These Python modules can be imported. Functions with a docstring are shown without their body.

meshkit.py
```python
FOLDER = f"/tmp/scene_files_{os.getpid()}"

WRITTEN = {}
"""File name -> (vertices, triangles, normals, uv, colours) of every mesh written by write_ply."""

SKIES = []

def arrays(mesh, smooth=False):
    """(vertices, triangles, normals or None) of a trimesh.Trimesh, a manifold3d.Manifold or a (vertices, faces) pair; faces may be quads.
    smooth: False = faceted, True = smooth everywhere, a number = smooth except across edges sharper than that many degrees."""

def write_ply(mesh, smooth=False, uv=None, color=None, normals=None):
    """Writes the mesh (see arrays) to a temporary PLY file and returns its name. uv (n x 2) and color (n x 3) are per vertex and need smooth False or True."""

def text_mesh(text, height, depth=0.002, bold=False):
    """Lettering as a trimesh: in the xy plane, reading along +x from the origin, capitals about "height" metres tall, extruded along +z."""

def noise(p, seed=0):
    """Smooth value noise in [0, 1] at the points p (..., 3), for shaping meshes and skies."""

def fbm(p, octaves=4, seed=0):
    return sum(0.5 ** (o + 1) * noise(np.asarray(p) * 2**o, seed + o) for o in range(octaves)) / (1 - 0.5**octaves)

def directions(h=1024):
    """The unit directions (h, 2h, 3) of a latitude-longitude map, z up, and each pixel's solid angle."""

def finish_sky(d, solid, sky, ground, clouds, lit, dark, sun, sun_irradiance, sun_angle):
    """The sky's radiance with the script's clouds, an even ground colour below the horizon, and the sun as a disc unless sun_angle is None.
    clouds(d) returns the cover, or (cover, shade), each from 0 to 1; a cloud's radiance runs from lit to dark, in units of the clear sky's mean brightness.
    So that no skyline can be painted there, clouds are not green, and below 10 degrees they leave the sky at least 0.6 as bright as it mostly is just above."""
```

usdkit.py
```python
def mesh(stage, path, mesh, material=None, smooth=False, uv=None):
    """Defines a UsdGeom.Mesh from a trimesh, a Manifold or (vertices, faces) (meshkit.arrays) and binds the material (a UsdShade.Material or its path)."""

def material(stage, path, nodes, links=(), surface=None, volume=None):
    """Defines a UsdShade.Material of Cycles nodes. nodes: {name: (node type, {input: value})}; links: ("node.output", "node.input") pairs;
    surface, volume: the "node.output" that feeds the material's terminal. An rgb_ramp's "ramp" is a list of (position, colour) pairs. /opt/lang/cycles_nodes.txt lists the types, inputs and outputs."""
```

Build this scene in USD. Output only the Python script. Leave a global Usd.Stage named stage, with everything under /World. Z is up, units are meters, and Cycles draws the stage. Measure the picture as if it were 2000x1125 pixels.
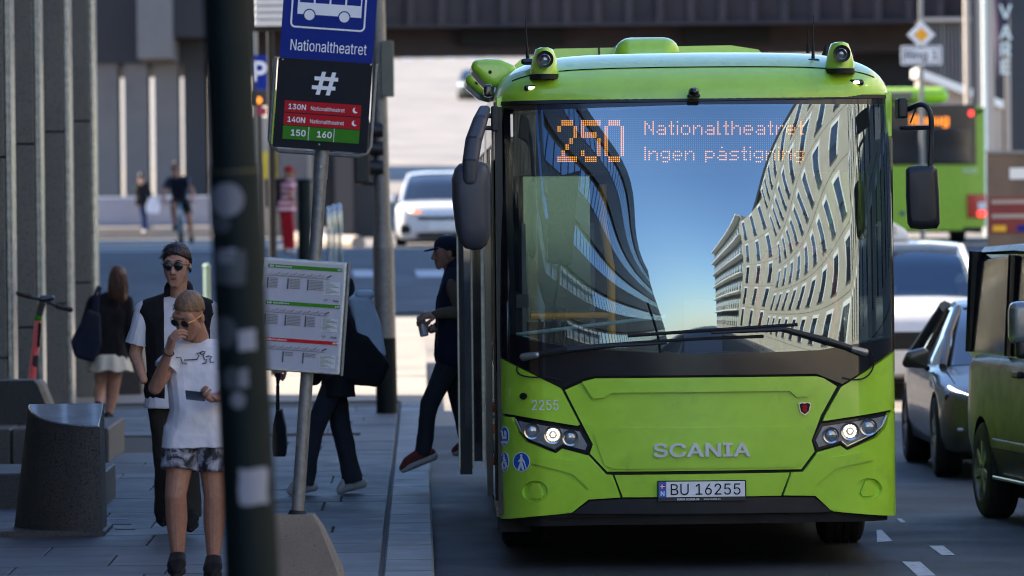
import math, random, numpy as np, trimesh, shapely, manifold3d, meshkit, usdkit
from shapely.geometry import Polygon, Point, LineString, box as sbox
from shapely import affinity
from pxr import Usd, UsdGeom, UsdLux, UsdShade, Sdf, Gf, Vt

stage = Usd.Stage.CreateInMemory()
UsdGeom.SetStageUpAxis(stage, 'Z'); UsdGeom.SetStageMetersPerUnit(stage, 1.0)
UsdGeom.Xform.Define(stage, '/World')
rng = np.random.default_rng(7)
random.seed(7)

# ------------------------------------------------------------------ camera, sky, sun, exposure
EYE = np.array([0.0, 0.0, 2.26])          # the street runs along +y, the bus drives towards -y
FPX = 11111.0                             # 200 mm lens, in pixels of a 2000 px wide frame
ROLL = math.radians(0.6)
EXPOSURE = 1.97
SUN_EL, SUN_DIR_XY = math.radians(41), (-0.955, 0.296)
SKY_STRENGTH, SUN_INTENSITY = 0.105, 1.15
_c, _s = math.cos(ROLL), math.sin(ROLL)
_vx, _vy = -180 * _c + 141.5 * _s, 180 * _s + 141.5 * _c
YAW, PITCH = math.atan(-_vx / FPX), math.atan(_vy / FPX)
_fw = np.array([math.sin(YAW) * math.cos(PITCH), math.cos(YAW) * math.cos(PITCH), -math.sin(PITCH)])
_r0 = np.array([math.cos(YAW), -math.sin(YAW), 0]); _u0 = np.cross(_r0, _fw)
_right, _up = _c * _r0 - _s * _u0, _s * _r0 + _c * _u0
cam = UsdGeom.Camera.Define(stage, '/World/camera')
cam.CreateProjectionAttr('perspective')
cam.CreateFocalLengthAttr(200.0); cam.CreateHorizontalApertureAttr(36.0); cam.CreateVerticalApertureAttr(36.0 * 576 / 1024)
cam.CreateClippingRangeAttr((0.5, 5000.0))
cam.CreateFStopAttr(3.6); cam.CreateFocusDistanceAttr(36.2)
cam.CreateExposureAttr(EXPOSURE)
_m = Gf.Matrix4d(1.0)
for _i, _v in enumerate((_right, _up, -_fw)):
    _m.SetRow3(_i, Gf.Vec3d(*map(float, _v)))
_m.SetTranslateOnly(Gf.Vec3d(*map(float, EYE)))
UsdGeom.Xformable(cam).AddTransformOp().Set(_m)

def at(px, py, d):
    """World point seen at photo pixel (px, py) at world depth y = d."""
    e = np.array([px - 1000.0, 562.5 - py])
    q = np.array([_c * e[0] + _s * e[1], -_s * e[0] + _c * e[1]])
    v = _fw * FPX + _r0 * q[0] + _u0 * q[1]
    return EYE + v * (d / v[1])

sd = np.array([SUN_DIR_XY[0] * math.cos(SUN_EL), SUN_DIR_XY[1] * math.cos(SUN_EL), math.sin(SUN_EL)])
sd /= np.linalg.norm(sd)
usdkit.material(stage, '/World/Looks/sky', {
    's': ('sky_texture', {'sky_type': 'single_scattering', 'sun_disc': False, 'sun_elevation': SUN_EL, 'sun_rotation': math.atan2(sd[0], sd[1]), 'altitude': 50.0, 'air_density': 1.0, 'aerosol_density': 0.15, 'ozone_density': 1.0}),
    't': ('mix', {'mix_type': 'multiply', 'fac': 1.0, 'color2': (0.86, 0.96, 1.12)}),
    'b': ('background_shader', {'strength': SKY_STRENGTH})}, [('s.color', 't.color1'), ('t.color', 'b.color')], surface='b.background')
dome = UsdLux.DomeLight.Define(stage, '/World/sky'); dome.CreateIntensityAttr(1.0)
UsdShade.MaterialBindingAPI.Apply(dome.GetPrim()).Bind(UsdShade.Material.Get(stage, '/World/Looks/sky'))
sun = UsdLux.DistantLight.Define(stage, '/World/sun')
sun.CreateNormalizeAttr(True); sun.CreateIntensityAttr(SUN_INTENSITY); sun.CreateAngleAttr(0.5); sun.CreateColorAttr((1.0, 0.90, 0.76))
_z = sd; _x = np.cross([0, 0, 1.0], _z); _x /= np.linalg.norm(_x); _y = np.cross(_z, _x)
_m = Gf.Matrix4d(1.0)
for _i, _v in enumerate((_x, _y, _z)):
    _m.SetRow3(_i, Gf.Vec3d(*map(float, _v)))
UsdGeom.Xformable(sun).AddTransformOp().Set(_m)

# ------------------------------------------------------------------ helpers
def S(r, g, b):
    return tuple(float((x / 255 / 12.92) if x / 255 < 0.04045 else ((x / 255 + 0.055) / 1.055) ** 2.4) for x in (r, g, b))

def mat(name, col, rough=0.5, metal=0.0, coat=0.0, var=0.12, scale=6.0, bump=0.0, bscale=60.0, spec=0.5, speck=None, obj=False, sheen=0.0, stain=None):
    """Principled surface with some noise in its colour, gloss and relief. speck: (scale, threshold, colour)."""
    path = '/World/Looks/' + name
    n = {'g': ('texture_coordinate' if obj else 'geometry', {}), 'no': ('noise_texture', {'scale': scale, 'detail': 5.0, 'roughness': 0.6}),
         'mr': ('map_range', {'from_min': 0.3, 'from_max': 0.7, 'to_min': 1 - var, 'to_max': 1 + var}),
         'cm': ('mix', {'mix_type': 'multiply', 'fac': 1.0, 'color1': col}),
         'rr': ('map_range', {'from_min': 0.3, 'from_max': 0.7, 'to_min': max(rough * 0.85, 0.01), 'to_max': min(rough * 1.15, 1)}),
         'p': ('principled_bsdf', {'metallic': metal, 'coat_weight': coat, 'coat_roughness': 0.04, 'specular_ior_level': spec, 'sheen_weight': sheen})}
    src = 'g.object' if obj else 'g.position'
    l = [(src, 'no.vector'), ('no.fac', 'mr.value'), ('mr.result', 'cm.color2'), ('no.fac', 'rr.value'), ('rr.result', 'p.roughness')]
    last = 'cm.color'
    if speck:
        n['vo'] = ('noise_texture', {'scale': speck[0], 'detail': 2.0, 'roughness': 0.7})
        n['vr'] = ('map_range', {'from_min': speck[1], 'from_max': speck[1] + 0.08, 'to_min': 0.0, 'to_max': 1.0, 'clamp': True})
        n['vm'] = ('mix', {'mix_type': 'mix', 'color2': speck[2]})
        l += [(src, 'vo.vector'), ('vo.fac', 'vr.value'), ('vr.result', 'vm.fac'), (last, 'vm.color1')]
        last = 'vm.color'
    if stain:
        n['so'] = ('noise_texture', {'scale': stain[0], 'detail': 6.0, 'roughness': 0.65, 'distortion': 0.4})
        n['sr'] = ('map_range', {'from_min': stain[1], 'from_max': stain[1] + 0.2, 'to_min': 0.0, 'to_max': stain[3], 'clamp': True})
        n['sm'] = ('mix', {'mix_type': 'mix', 'color2': stain[2]})
        l += [(src, 'so.vector'), ('so.fac', 'sr.value'), ('sr.result', 'sm.fac'), (last, 'sm.color1')]
        last = 'sm.color'
    l.append((last, 'p.base_color'))
    if bump:
        n['bn'] = ('noise_texture', {'scale': bscale, 'detail': 4.0, 'roughness': 0.6})
        n['bu'] = ('bump', {'strength': 1.0, 'distance': bump})
        l += [(src, 'bn.vector'), ('bn.fac', 'bu.height'), ('bu.normal', 'p.normal')]
    return usdkit.material(stage, path, n, l, surface='p.BSDF')

def pane(name, tint, base=0.1, rough=0.01, gtint=(1, 1, 1)):
    return usdkit.material(stage, '/World/Looks/' + name, {
        't': ('transparent_bsdf', {'color': tint}), 'g': ('glossy_bsdf', {'color': gtint, 'roughness': rough}), 'w': ('layer_weight', {'blend': 0.5}),
        'p': ('math', {'math_type': 'power', 'value2': 4.0}), 'a': ('math', {'math_type': 'multiply_add', 'value2': 0.9 - base, 'value3': base}), 'm': ('mix_closure', {})},
        [('w.facing', 'p.value1'), ('p.value', 'a.value1'), ('a.value', 'm.fac'), ('t.BSDF', 'm.closure1'), ('g.BSDF', 'm.closure2')], surface='m.closure')

def glow(name, col, strength):
    return usdkit.material(stage, '/World/Looks/' + name, {'e': ('emission', {'color': col, 'strength': strength})}, [], surface='e.emission')

_names = set()
def numbered(parent, name):
    p = parent + '/' + name; k = 0
    while p in _names:
        k += 1; p = f'{parent}/{name}_{k:03d}'
    _names.add(p)
    return p

def path_of(parent):
    return '/World' if parent is None else str(parent.GetPath())

def tag(prim, label=None, category=None, group=None, kind=None):
    for k, v in (('label', label), ('category', category), ('group', group), ('kind', kind)):
        if v: prim.SetCustomDataByKey(k, v)
    return prim

def thing(name, label, category, loc=(0, 0, 0), group=None, rot=None):
    x = UsdGeom.Xform.Define(stage, numbered('/World', name))
    x.AddTranslateOp().Set(Gf.Vec3d(*map(float, loc)))
    if rot is not None: x.AddRotateXYZOp().Set(Gf.Vec3f(*map(float, rot)))
    return tag(x.GetPrim(), label, category, group)

def obj(name, mesh, m, parent=None, smooth=30, label=None, category=None, group=None, kind=None, off=None):
    if isinstance(mesh, list): mesh = cat(mesh)
    if off is not None:
        mesh = mesh.copy(); mesh.apply_translation(-np.asarray(off, float))
    p = usdkit.mesh(stage, numbered(path_of(parent), name), mesh, m, smooth=smooth).GetPrim()
    return tag(p, label, category, group, kind)

def obj_n(name, vfn, m, parent=None, **kw):
    v, f, n = vfn
    g = UsdGeom.Mesh.Define(stage, numbered(path_of(parent), name))
    g.CreatePointsAttr(Vt.Vec3fArray.FromNumpy(v.astype(np.float32)))
    g.CreateFaceVertexCountsAttr(Vt.IntArray.FromNumpy(np.full(len(f), 3, np.int32)))
    g.CreateFaceVertexIndicesAttr(Vt.IntArray.FromNumpy(f.astype(np.int32).ravel()))
    g.CreateSubdivisionSchemeAttr('none')
    g.CreateNormalsAttr(Vt.Vec3fArray.FromNumpy(n.astype(np.float32))); g.SetNormalsInterpolation('vertex')
    UsdShade.MaterialBindingAPI.Apply(g.GetPrim()).Bind(m)
    return tag(g.GetPrim(), **kw)

def cat(ms): return trimesh.util.concatenate(ms)
def tm(x):
    m = x.to_mesh(); return trimesh.Trimesh(np.array(m.vert_properties[:, :3]), np.array(m.tri_verts), process=False)

M3 = manifold3d.Manifold
def bx(x0, x1, y0, y1, z0, z1, r=0.0):
    """Box, with small chamfers when r > 0."""
    if r <= 0:
        b = trimesh.creation.box([x1 - x0, y1 - y0, z1 - z0]); b.apply_translation([(x0 + x1) / 2, (y0 + y1) / 2, (z0 + z1) / 2]); return b
    r = min(r, 0.49 * (x1 - x0), 0.49 * (y1 - y0), 0.49 * (z1 - z0))
    p = [(x, y, z) for x in (x0, x1) for y in (y0, y1) for z in (z0, z1)]
    q = []
    for x, y, z in p:
        sx, sy, sz = (1 if x == x0 else -1), (1 if y == y0 else -1), (1 if z == z0 else -1)
        q += [(x, y + sy * r, z + sz * r), (x + sx * r, y, z + sz * r), (x + sx * r, y + sy * r, z)]
    return trimesh.convex.convex_hull(np.array(q, float))

def rbox(x0, x1, y0, y1, z0, z1, r, seg=12):
    sp = [M3.sphere(r, seg).translate((x, y, z)) for x in (x0 + r, x1 - r) for y in (y0 + r, y1 - r) for z in (z0 + r, z1 - r)]
    return tm(M3.batch_hull(sp))

def sph(c, r, seg=14):
    return M3.sphere(float(r), seg).translate(tuple(map(float, c)))
def ell(c, r, seg=20):
    return M3.sphere(1.0, seg).scale(tuple(map(float, r))).translate(tuple(map(float, c)))
def hull(*sr, seg=14):
    return M3.batch_hull([sph(c, r, seg) for c, r in sr])
def chain(pts, rad, seg=14):
    return [hull((pts[i], rad[i]), (pts[i + 1], rad[i + 1]), seg=seg) for i in range(len(pts) - 1)]

def tube(pts, r, n=10, close=False, smooth_path=0):
    """Round tube along a polyline (one radius or one per point), with end caps."""
    p = np.asarray(pts, float)
    if smooth_path:
        from scipy.interpolate import CubicSpline
        t = np.r_[0, np.cumsum(np.linalg.norm(np.diff(p, axis=0), axis=1))]
        tt = np.linspace(0, t[-1], smooth_path)
        if np.ndim(r): r = np.interp(tt, t, r)
        p = CubicSpline(t, p)(tt)
    r = np.broadcast_to(np.asarray(r, float), (len(p),))
    t = np.gradient(p, axis=0); t /= np.linalg.norm(t, axis=1, keepdims=True) + 1e-12
    a = np.cross(t[0], [0, 0, 1.0]) if abs(t[0][2]) < 0.9 else np.cross(t[0], [1.0, 0, 0])
    A = []
    for k in range(len(p)):
        a = a - t[k] * (a @ t[k]); a = a / np.linalg.norm(a); A.append(a)
    A = np.array(A); B = np.cross(t, A)
    an = np.arange(n) * 2 * np.pi / n
    v = (p[:, None] + r[:, None, None] * (np.cos(an)[None, :, None] * A[:, None] + np.sin(an)[None, :, None] * B[:, None])).reshape(-1, 3)
    f = []
    for i in range(len(p) - 1):
        for j in range(n):
            k = (j + 1) % n
            f += [(i * n + j, i * n + k, (i + 1) * n + k), (i * n + j, (i + 1) * n + k, (i + 1) * n + j)]
    v = np.vstack([v, p[0], p[-1]]); c0, c1 = len(v) - 2, len(v) - 1
    for j in range(n):
        k = (j + 1) % n
        f += [(c0, k, j), (c1, (len(p) - 1) * n + j, (len(p) - 1) * n + k)]
    return trimesh.Trimesh(v, np.array(f)[:, ::-1], process=False)

def cyl(c, r, h, axis='z', n=24, r2=None):
    m = tube([(0, 0, -h / 2), (0, 0, h / 2)], [r, r if r2 is None else r2], n)
    if axis == 'x': m.apply_transform(trimesh.transformations.rotation_matrix(np.pi / 2, [0, 1, 0]))
    if axis == 'y': m.apply_transform(trimesh.transformations.rotation_matrix(-np.pi / 2, [1, 0, 0]))
    m.apply_translation(c); return m

def lathe(prof, c=(0, 0, 0), axis='z', n=32):
    m = trimesh.creation.revolve(np.asarray(prof, float), sections=n)
    if axis == 'x': m.apply_transform(trimesh.transformations.rotation_matrix(np.pi / 2, [0, 1, 0]))
    if axis == 'y': m.apply_transform(trimesh.transformations.rotation_matrix(np.pi / 2, [1, 0, 0]))
    m.apply_translation(c); return m

def plate(poly, y0, t):
    """Polygon in (x, z) as a plate whose front face lies at y = y0 facing -y, t thick."""
    ms = []
    for g in getattr(poly, 'geoms', [poly]):
        if g.is_empty or g.area < 1e-9: continue
        m = trimesh.creation.extrude_polygon(g, t, engine='earcut')
        m.apply_transform(np.array([[1, 0, 0, 0], [0, 0, 1, y0], [0, 1, 0, 0], [0, 0, 0, 1.0]]))
        m.invert(); ms.append(m)
    return cat(ms)

def rrect(x0, z0, x1, z1, r):
    return sbox(x0 + r, z0 + r, x1 - r, z1 - r).buffer(r, 6)

def text(s, h, x, z, y, depth=0.002, bold=False, center=False, squeeze=1.0):
    """Lettering that faces -y, its baseline starting at (x, z), front face at y."""
    m = meshkit.text_mesh(s, h, depth, bold)
    m.apply_scale([squeeze, 1, 1])
    w = m.bounds[1][0] - m.bounds[0][0]
    m.apply_transform(np.array([[1, 0, 0, x - (w / 2 + m.bounds[0][0] if center else 0)], [0, 0, -1, y + depth], [0, 1, 0, z], [0, 0, 0, 1.0]]))
    return m

def loft(rings, close_ring=True, caps=True):
    """Quads between rings of equal length."""
    R = np.asarray(rings, float); k, n = R.shape[:2]
    v = R.reshape(-1, 3); f = []
    for i in range(k - 1):
        for j in range(n if close_ring else n - 1):
            a, b = i * n + j, i * n + (j + 1) % n
            f += [(a, b, b + n), (a, b + n, a + n)]
    f = np.array(f)
    if caps and close_ring:
        c0, c1 = len(v), len(v) + 1
        v = np.vstack([v, R[0].mean(0), R[-1].mean(0)])
        f = np.vstack([f, [(c0, (j + 1) % n, j) for j in range(n)], [(c1, (k - 1) * n + j, (k - 1) * n + (j + 1) % n) for j in range(n)]])
    m = trimesh.Trimesh(v, f, process=False)
    if m.volume < 0 and close_ring: m.invert()
    return m

def lean(t, pts):  # linear interpolation helper over a table
    a = np.asarray(pts, float); return np.interp(t, a[:, 0], a[:, 1])

# ------------------------------------------------------------------ materials
GREEN = S(172, 220, 58)
m_green = mat('bus_green_paint', GREEN, 0.32, coat=0.9, var=0.07, scale=3, stain=(7, 0.56, S(120, 140, 60), 0.3))
m_green_roof = mat('bus_roof_paint', S(160, 200, 90), 0.35, coat=0.6, var=0.1, scale=9, stain=(14, 0.55, S(70, 95, 60), 0.6))
m_black_gloss = mat('black_gloss_plastic', S(24, 23, 26), 0.14, coat=0.4, var=0.1)
m_black_satin = mat('black_satin_plastic', S(30, 30, 33), 0.42, var=0.15, bump=0.0004, bscale=400)
m_black = mat('black_rubber', S(20, 20, 21), 0.75, var=0.2, bump=0.001, bscale=150)
m_under = mat('dark_underbody', S(26, 24, 23), 0.8, var=0.3, scale=20)
m_grey_plastic = mat('mirror_grey_plastic', S(62, 63, 70), 0.42, var=0.06, bump=0.0003, bscale=600)
m_chrome = mat('bright_metal', S(190, 192, 195), 0.18, metal=1.0, var=0.05)
m_steel = mat('brushed_steel', S(150, 150, 148), 0.42, metal=0.9, var=0.15, scale=18, bump=0.0006, bscale=90)
m_galv = mat('galvanised_steel', S(128, 128, 126), 0.5, metal=0.55, var=0.22, scale=25, stain=(30, 0.58, S(95, 90, 82), 0.5))
m_white = mat('white_print', S(225, 226, 228), 0.5, var=0.03)
m_blue_sign = mat('blue_sign_face', S(2, 34, 122), 0.5, var=0.05, spec=0.2)
m_navy = mat('dark_sign_face', S(15, 18, 27), 0.5, var=0.06, spec=0.2)
m_red_sign = mat('red_sign_face', S(170, 12, 26), 0.5, var=0.04, spec=0.2)
m_green_sign = mat('green_sign_face', S(48, 118, 16), 0.5, var=0.04, spec=0.2)
m_yellow = mat('yellow_rail', S(225, 165, 20), 0.35, var=0.06)
m_lens = mat('clear_lamp_lens', S(150, 155, 160), 0.06, metal=0.6, coat=1.0, var=0.25, scale=60)
m_lamp_house = mat('headlamp_housing', S(138, 140, 142), 0.3, metal=0.2, coat=0.5, var=0.15, scale=40)
m_orange = mat('orange_lens', S(225, 80, 15), 0.2, coat=0.8)
m_red_lens = mat('red_lens', S(170, 15, 15), 0.2, coat=0.8)
g_wind = pane('windscreen_glass', (0.76, 0.82, 0.82), 0.27, gtint=(0.74, 0.90, 1.0))
g_side = pane('side_window_glass', (0.78, 0.84, 0.80), 0.08)
g_dark = pane('tinted_window_glass', (0.10, 0.12, 0.13), 0.12)
e_led = glow('orange_led', (1.0, 0.34, 0.02), 0.64)
e_lamp = glow('white_lamp', (1.0, 0.80, 0.50), 1.2)
e_amber = glow('amber_lamp', (1.0, 0.30, 0.04), 0.55)
e_red = glow('red_lamp', (1.0, 0.05, 0.04), 1.0)
e_drl = glow('white_running_light', (0.95, 0.95, 0.9), 1.1)
# ------------------------------------------------------------------ the setting: ground, roads, kerbs
def gz(y):
    """Height of the street above its level at the bus stop: it climbs beyond the junction."""
    y = np.asarray(y, float)
    t = np.clip((y - 60) / 58, 0, 1)
    return 1.6 * t * t * (3 - 2 * t) + 0.2 * np.clip((y - 118) / 40, 0, 1) + 0.055 * np.clip(y - 160, 0, 260)

def sheet(x0, x1, y0, y1, dz, ny=None, nx=2, edge=None):
    ys = np.linspace(y0, y1, ny or max(2, int((y1 - y0) / 4) + 1)); xs = np.linspace(x0, x1, nx)
    v = np.array([(x, y, gz(y) + dz) for y in ys for x in xs]); f = []
    for i in range(len(ys) - 1):
        for j in range(nx - 1):
            a = i * nx + j; f += [(a, a + 1, a + nx + 1), (a, a + nx + 1, a + nx)]
    return trimesh.Trimesh(v, f, process=False)

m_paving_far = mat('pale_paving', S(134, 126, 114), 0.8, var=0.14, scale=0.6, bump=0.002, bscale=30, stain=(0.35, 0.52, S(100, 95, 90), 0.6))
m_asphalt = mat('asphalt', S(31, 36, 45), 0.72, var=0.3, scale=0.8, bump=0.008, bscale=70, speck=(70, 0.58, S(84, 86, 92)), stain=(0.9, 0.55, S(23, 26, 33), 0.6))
m_asphalt_far = mat('sunlit_tone_asphalt', S(118, 110, 100), 0.75, var=0.25, scale=0.5, bump=0.003, bscale=60, stain=(0.22, 0.48, S(92, 86, 80), 0.7))  # lit copy of the asphalt: sunlight is mixed into the paler colour
m_mark = mat('road_paint', S(158, 160, 166), 0.6, var=0.12, scale=9, bump=0.002, bscale=90, stain=(16, 0.48, S(58, 62, 68), 0.85))
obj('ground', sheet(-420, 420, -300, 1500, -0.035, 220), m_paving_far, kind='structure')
obj('road', sheet(0.05, 13.4, -200, 61, 0.0, 140), m_asphalt, kind='structure')
obj('sunlit_tone_road', sheet(0.05, 13.4, 61, 88, 0.0, 20), m_asphalt_far, kind='structure')  # same road, painted lighter where the sun falls
obj('cross_street', sheet(-70, 70, 88, 121, 0.004, 24), m_asphalt, kind='structure')
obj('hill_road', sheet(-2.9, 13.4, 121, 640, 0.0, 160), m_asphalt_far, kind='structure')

def mark(name, pts, dz=0.004):
    """A painted mark: a polygon of (x, y) draped on the street."""
    p = Polygon(pts); m = trimesh.creation.triangulate_polygon(p, engine='earcut')
    v = np.c_[m[0], gz(m[0][:, 1]) + dz]
    t = trimesh.Trimesh(v, m[1], process=False)
    if t.face_normals[0][2] < 0: t.invert()
    return obj(name, t, m_mark, kind='structure')

def ground_at(px, py, dz=0.0):
    """Where the ray through a photo pixel meets the street."""
    d = np.linspace(20, 600, 20000); e = at(px, py, 1.0) - EYE
    z = EYE[2] + e[2] * d; k = np.argmax(z < gz(d) + dz)
    return at(px, py, d[k])
# dashed lane line to the right of the bus, in front of it
for quad in ([(1712, 1036), (1722, 1036), (1743, 1058), (1713, 1060)], [(1815, 1067), (1842, 1067), (1865, 1085), (1840, 1086)], [(1762, 1098), (1797, 1098), (1828, 1126), (1792, 1126)], [(1752, 1014), (1760, 1014), (1770, 1021), (1760, 1022)]):
    mark('lane_mark', [ground_at(*q)[:2] for q in quad])
for x0, x1 in ((692, 733), (815, 872), (590, 640)):
    mark('crossing_mark', [ground_at(x0, 543)[:2], ground_at(x1, 543)[:2], ground_at(x1 - 5, 529)[:2], ground_at(x0 - 5, 529)[:2]], 0.016)
mark('road_line', [(-9, 114.6), (-3.2, 114.0), (-3.2, 116.0), (-9, 116.6)], 0.016)
for k in range(7):
    x = -1.5 + 1.25 * k
    mark('hill_crossing_mark', [(x, 385), (x + 0.75, 385), (x + 0.75, 391), (x, 391)], 0.03)
    if k < 5: mark('hill_crossing_mark', [(x + .6, 335), (x + 1.2, 335), (x + 1.2, 338), (x + .6, 338)], 0.03)

# pavement: bed, slabs, kerb stones
KERB_H = 0.18
m_bed = mat('joint_sand', S(58, 56, 54), 0.9, var=0.2, scale=30)
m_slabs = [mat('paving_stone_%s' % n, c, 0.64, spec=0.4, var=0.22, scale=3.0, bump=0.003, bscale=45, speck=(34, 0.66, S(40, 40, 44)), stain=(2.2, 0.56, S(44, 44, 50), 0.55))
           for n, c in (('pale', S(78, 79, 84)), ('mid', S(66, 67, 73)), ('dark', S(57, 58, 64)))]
m_kerb = mat('granite_kerb', S(92, 92, 94), 0.6, var=0.14, scale=5, bump=0.003, bscale=70, speck=(220, 0.58, S(80, 80, 82)))
m_kerb_edge = mat('granite_kerb_worn', S(84, 84, 85), 0.6, var=0.18, scale=4, bump=0.003, bscale=70, speck=(220, 0.58, S(78, 78, 80)))
ys = np.r_[np.linspace(-200, 60, 14), np.linspace(61, 76, 16)]
v = []
for y in ys:
    z = float(gz(y)); v.append([(-9.0, y, z - 0.2), (-0.24, y, z - 0.2), (-0.24, y, z + KERB_H - 0.018), (-9.0, y, z + KERB_H - 0.018)])
pave = obj('pavement', loft(v), m_bed, smooth=False, kind='structure')
y, row = 27.0, 0
while y < 62:
    dy = [0.95, 1.25, 0.8, 1.1][row % 4]; x = -0.255 - [0.0, 0.46, 0.22, 0.66][row % 4]
    first = True
    while x > -4.3:
        w = [0.98, 0.92, 1.05][(row + int(-x * 3)) % 3]
        x1 = -0.255 if first else x
        x0 = x - w if not first else min(x, -0.6) if row % 4 else x - w
        first = False
        if y < 54 and x1 < 0.29 * (y - 40) - 4.6: break
        z = float(gz(y + dy / 2)) + KERB_H + rng.uniform(-0.002, 0.002)
        obj('paving_slab', bx(x0 + 0.006, x1 - 0.006, y + 0.007, y + dy - 0.007, z - 0.04, z, 0.006), m_slabs[rng.integers(3)], pave, smooth=False)
        x = x0
    y += dy; row += 1
kerb = obj('kerb', bx(-0.235, 0.055, -60, 24, -0.2, KERB_H), m_kerb, kind='structure', smooth=False)
obj('pale_pavement', sheet(-9.0, -0.245, 63.6, 76.0, KERB_H - 0.002, 14), m_paving_far, kind='structure')  # pale tone stands in for sunlight beyond the shadow edge
y, k = 24.0, 0
while y < 62:
    L = [1.5, 1.22, 1.38, 1.1][k % 4]
    z = float(gz(y + L / 2)) + KERB_H
    obj('kerb_stone', bx(-0.238, 0.062, y + 0.005, y + L - 0.005, z - 0.3, z, 0.014), [m_kerb, m_kerb_edge][k % 2], kerb, smooth=False)
    y += L; k += 1
obj('pale_kerb', sheet(-0.245, 0.06, y + 0.004, 76.0, KERB_H - 0.002, 8), m_paving_far, kind='structure')  # paler than the kerb stones, coloured as if sunlit
obj('right_pavement', loft([[(13.4, y, float(gz(y)) - .2), (24, y, float(gz(y)) - .2), (24, y, float(gz(y)) + .14), (13.4, y, float(gz(y)) + .14)] for y in np.linspace(-200, 86, 30)]), m_slabs[1], smooth=False, kind='structure')

# ------------------------------------------------------------------ granite building on the left
m_granite = mat('grey_granite', S(112, 111, 104), 0.6, var=0.12, scale=2.2, bump=0.002, bscale=90, speck=(60, 0.56, S(66, 66, 62)))
m_granite_dk = mat('dark_granite', S(58, 55, 53), 0.6, var=0.2, scale=8, bump=0.003, bscale=110, speck=(75, 0.52, S(30, 29, 28)))
m_glass_dk = mat('dark_glazing', S(16, 18, 21), 0.06, coat=1.0, var=0.1)
m_alu = mat('brushed_aluminium', S(165, 165, 162), 0.28, metal=0.9, var=0.1, scale=12)
tb = thing('granite_building', 'grey granite office building with tall piers and metal strips at the far left', 'building', (-4.0, 58, 0))
O = (-4.0, 58, 0)
obj('wall', bx(-30, -4.02, 31, 66.2, -0.5, 25), m_granite, tb, off=O)
obj('glazing', bx(-4.02, -3.985, 31, 65.3, 0.6, 24.5), m_glass_dk, tb, off=O)
obj('plinth', bx(-4.05, -3.24, 65.9, 68, -0.2, 0.72 + float(gz(66)), 0.02), m_granite_dk, tb, off=O)
for i, (d, ja, jb) in enumerate(((44.2, .62, 2.45), (48.3, .8, 2.64), (52.5, 1.0, 2.83), (56.5, 1.2, 3.0), (61.2, 1.36, 3.19), (65.9, 1.53, 3.38))):
    zs = [0.1, ja, jb, jb + 1.83, jb + 3.66, jb + 5.5, 14, 24.4]
    for a, b in zip(zs[:-1], zs[1:]):
        obj('pier_panel', bx(-3.985, -3.775, d - 0.62, d, a + 0.008, b - 0.008, 0.008), m_granite, tb, off=O, smooth=False)
    obj('pier_core', bx(-3.98, -3.80, d - 0.6, d - 0.03, 0.1, 24.3), m_under, tb, off=O)
    obj('metal_strip', bx(-3.772, -3.715, d - 0.60, d - 0.02, 0.12, 24.3, 0.012), m_alu, tb, off=O, smooth=False)

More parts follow.
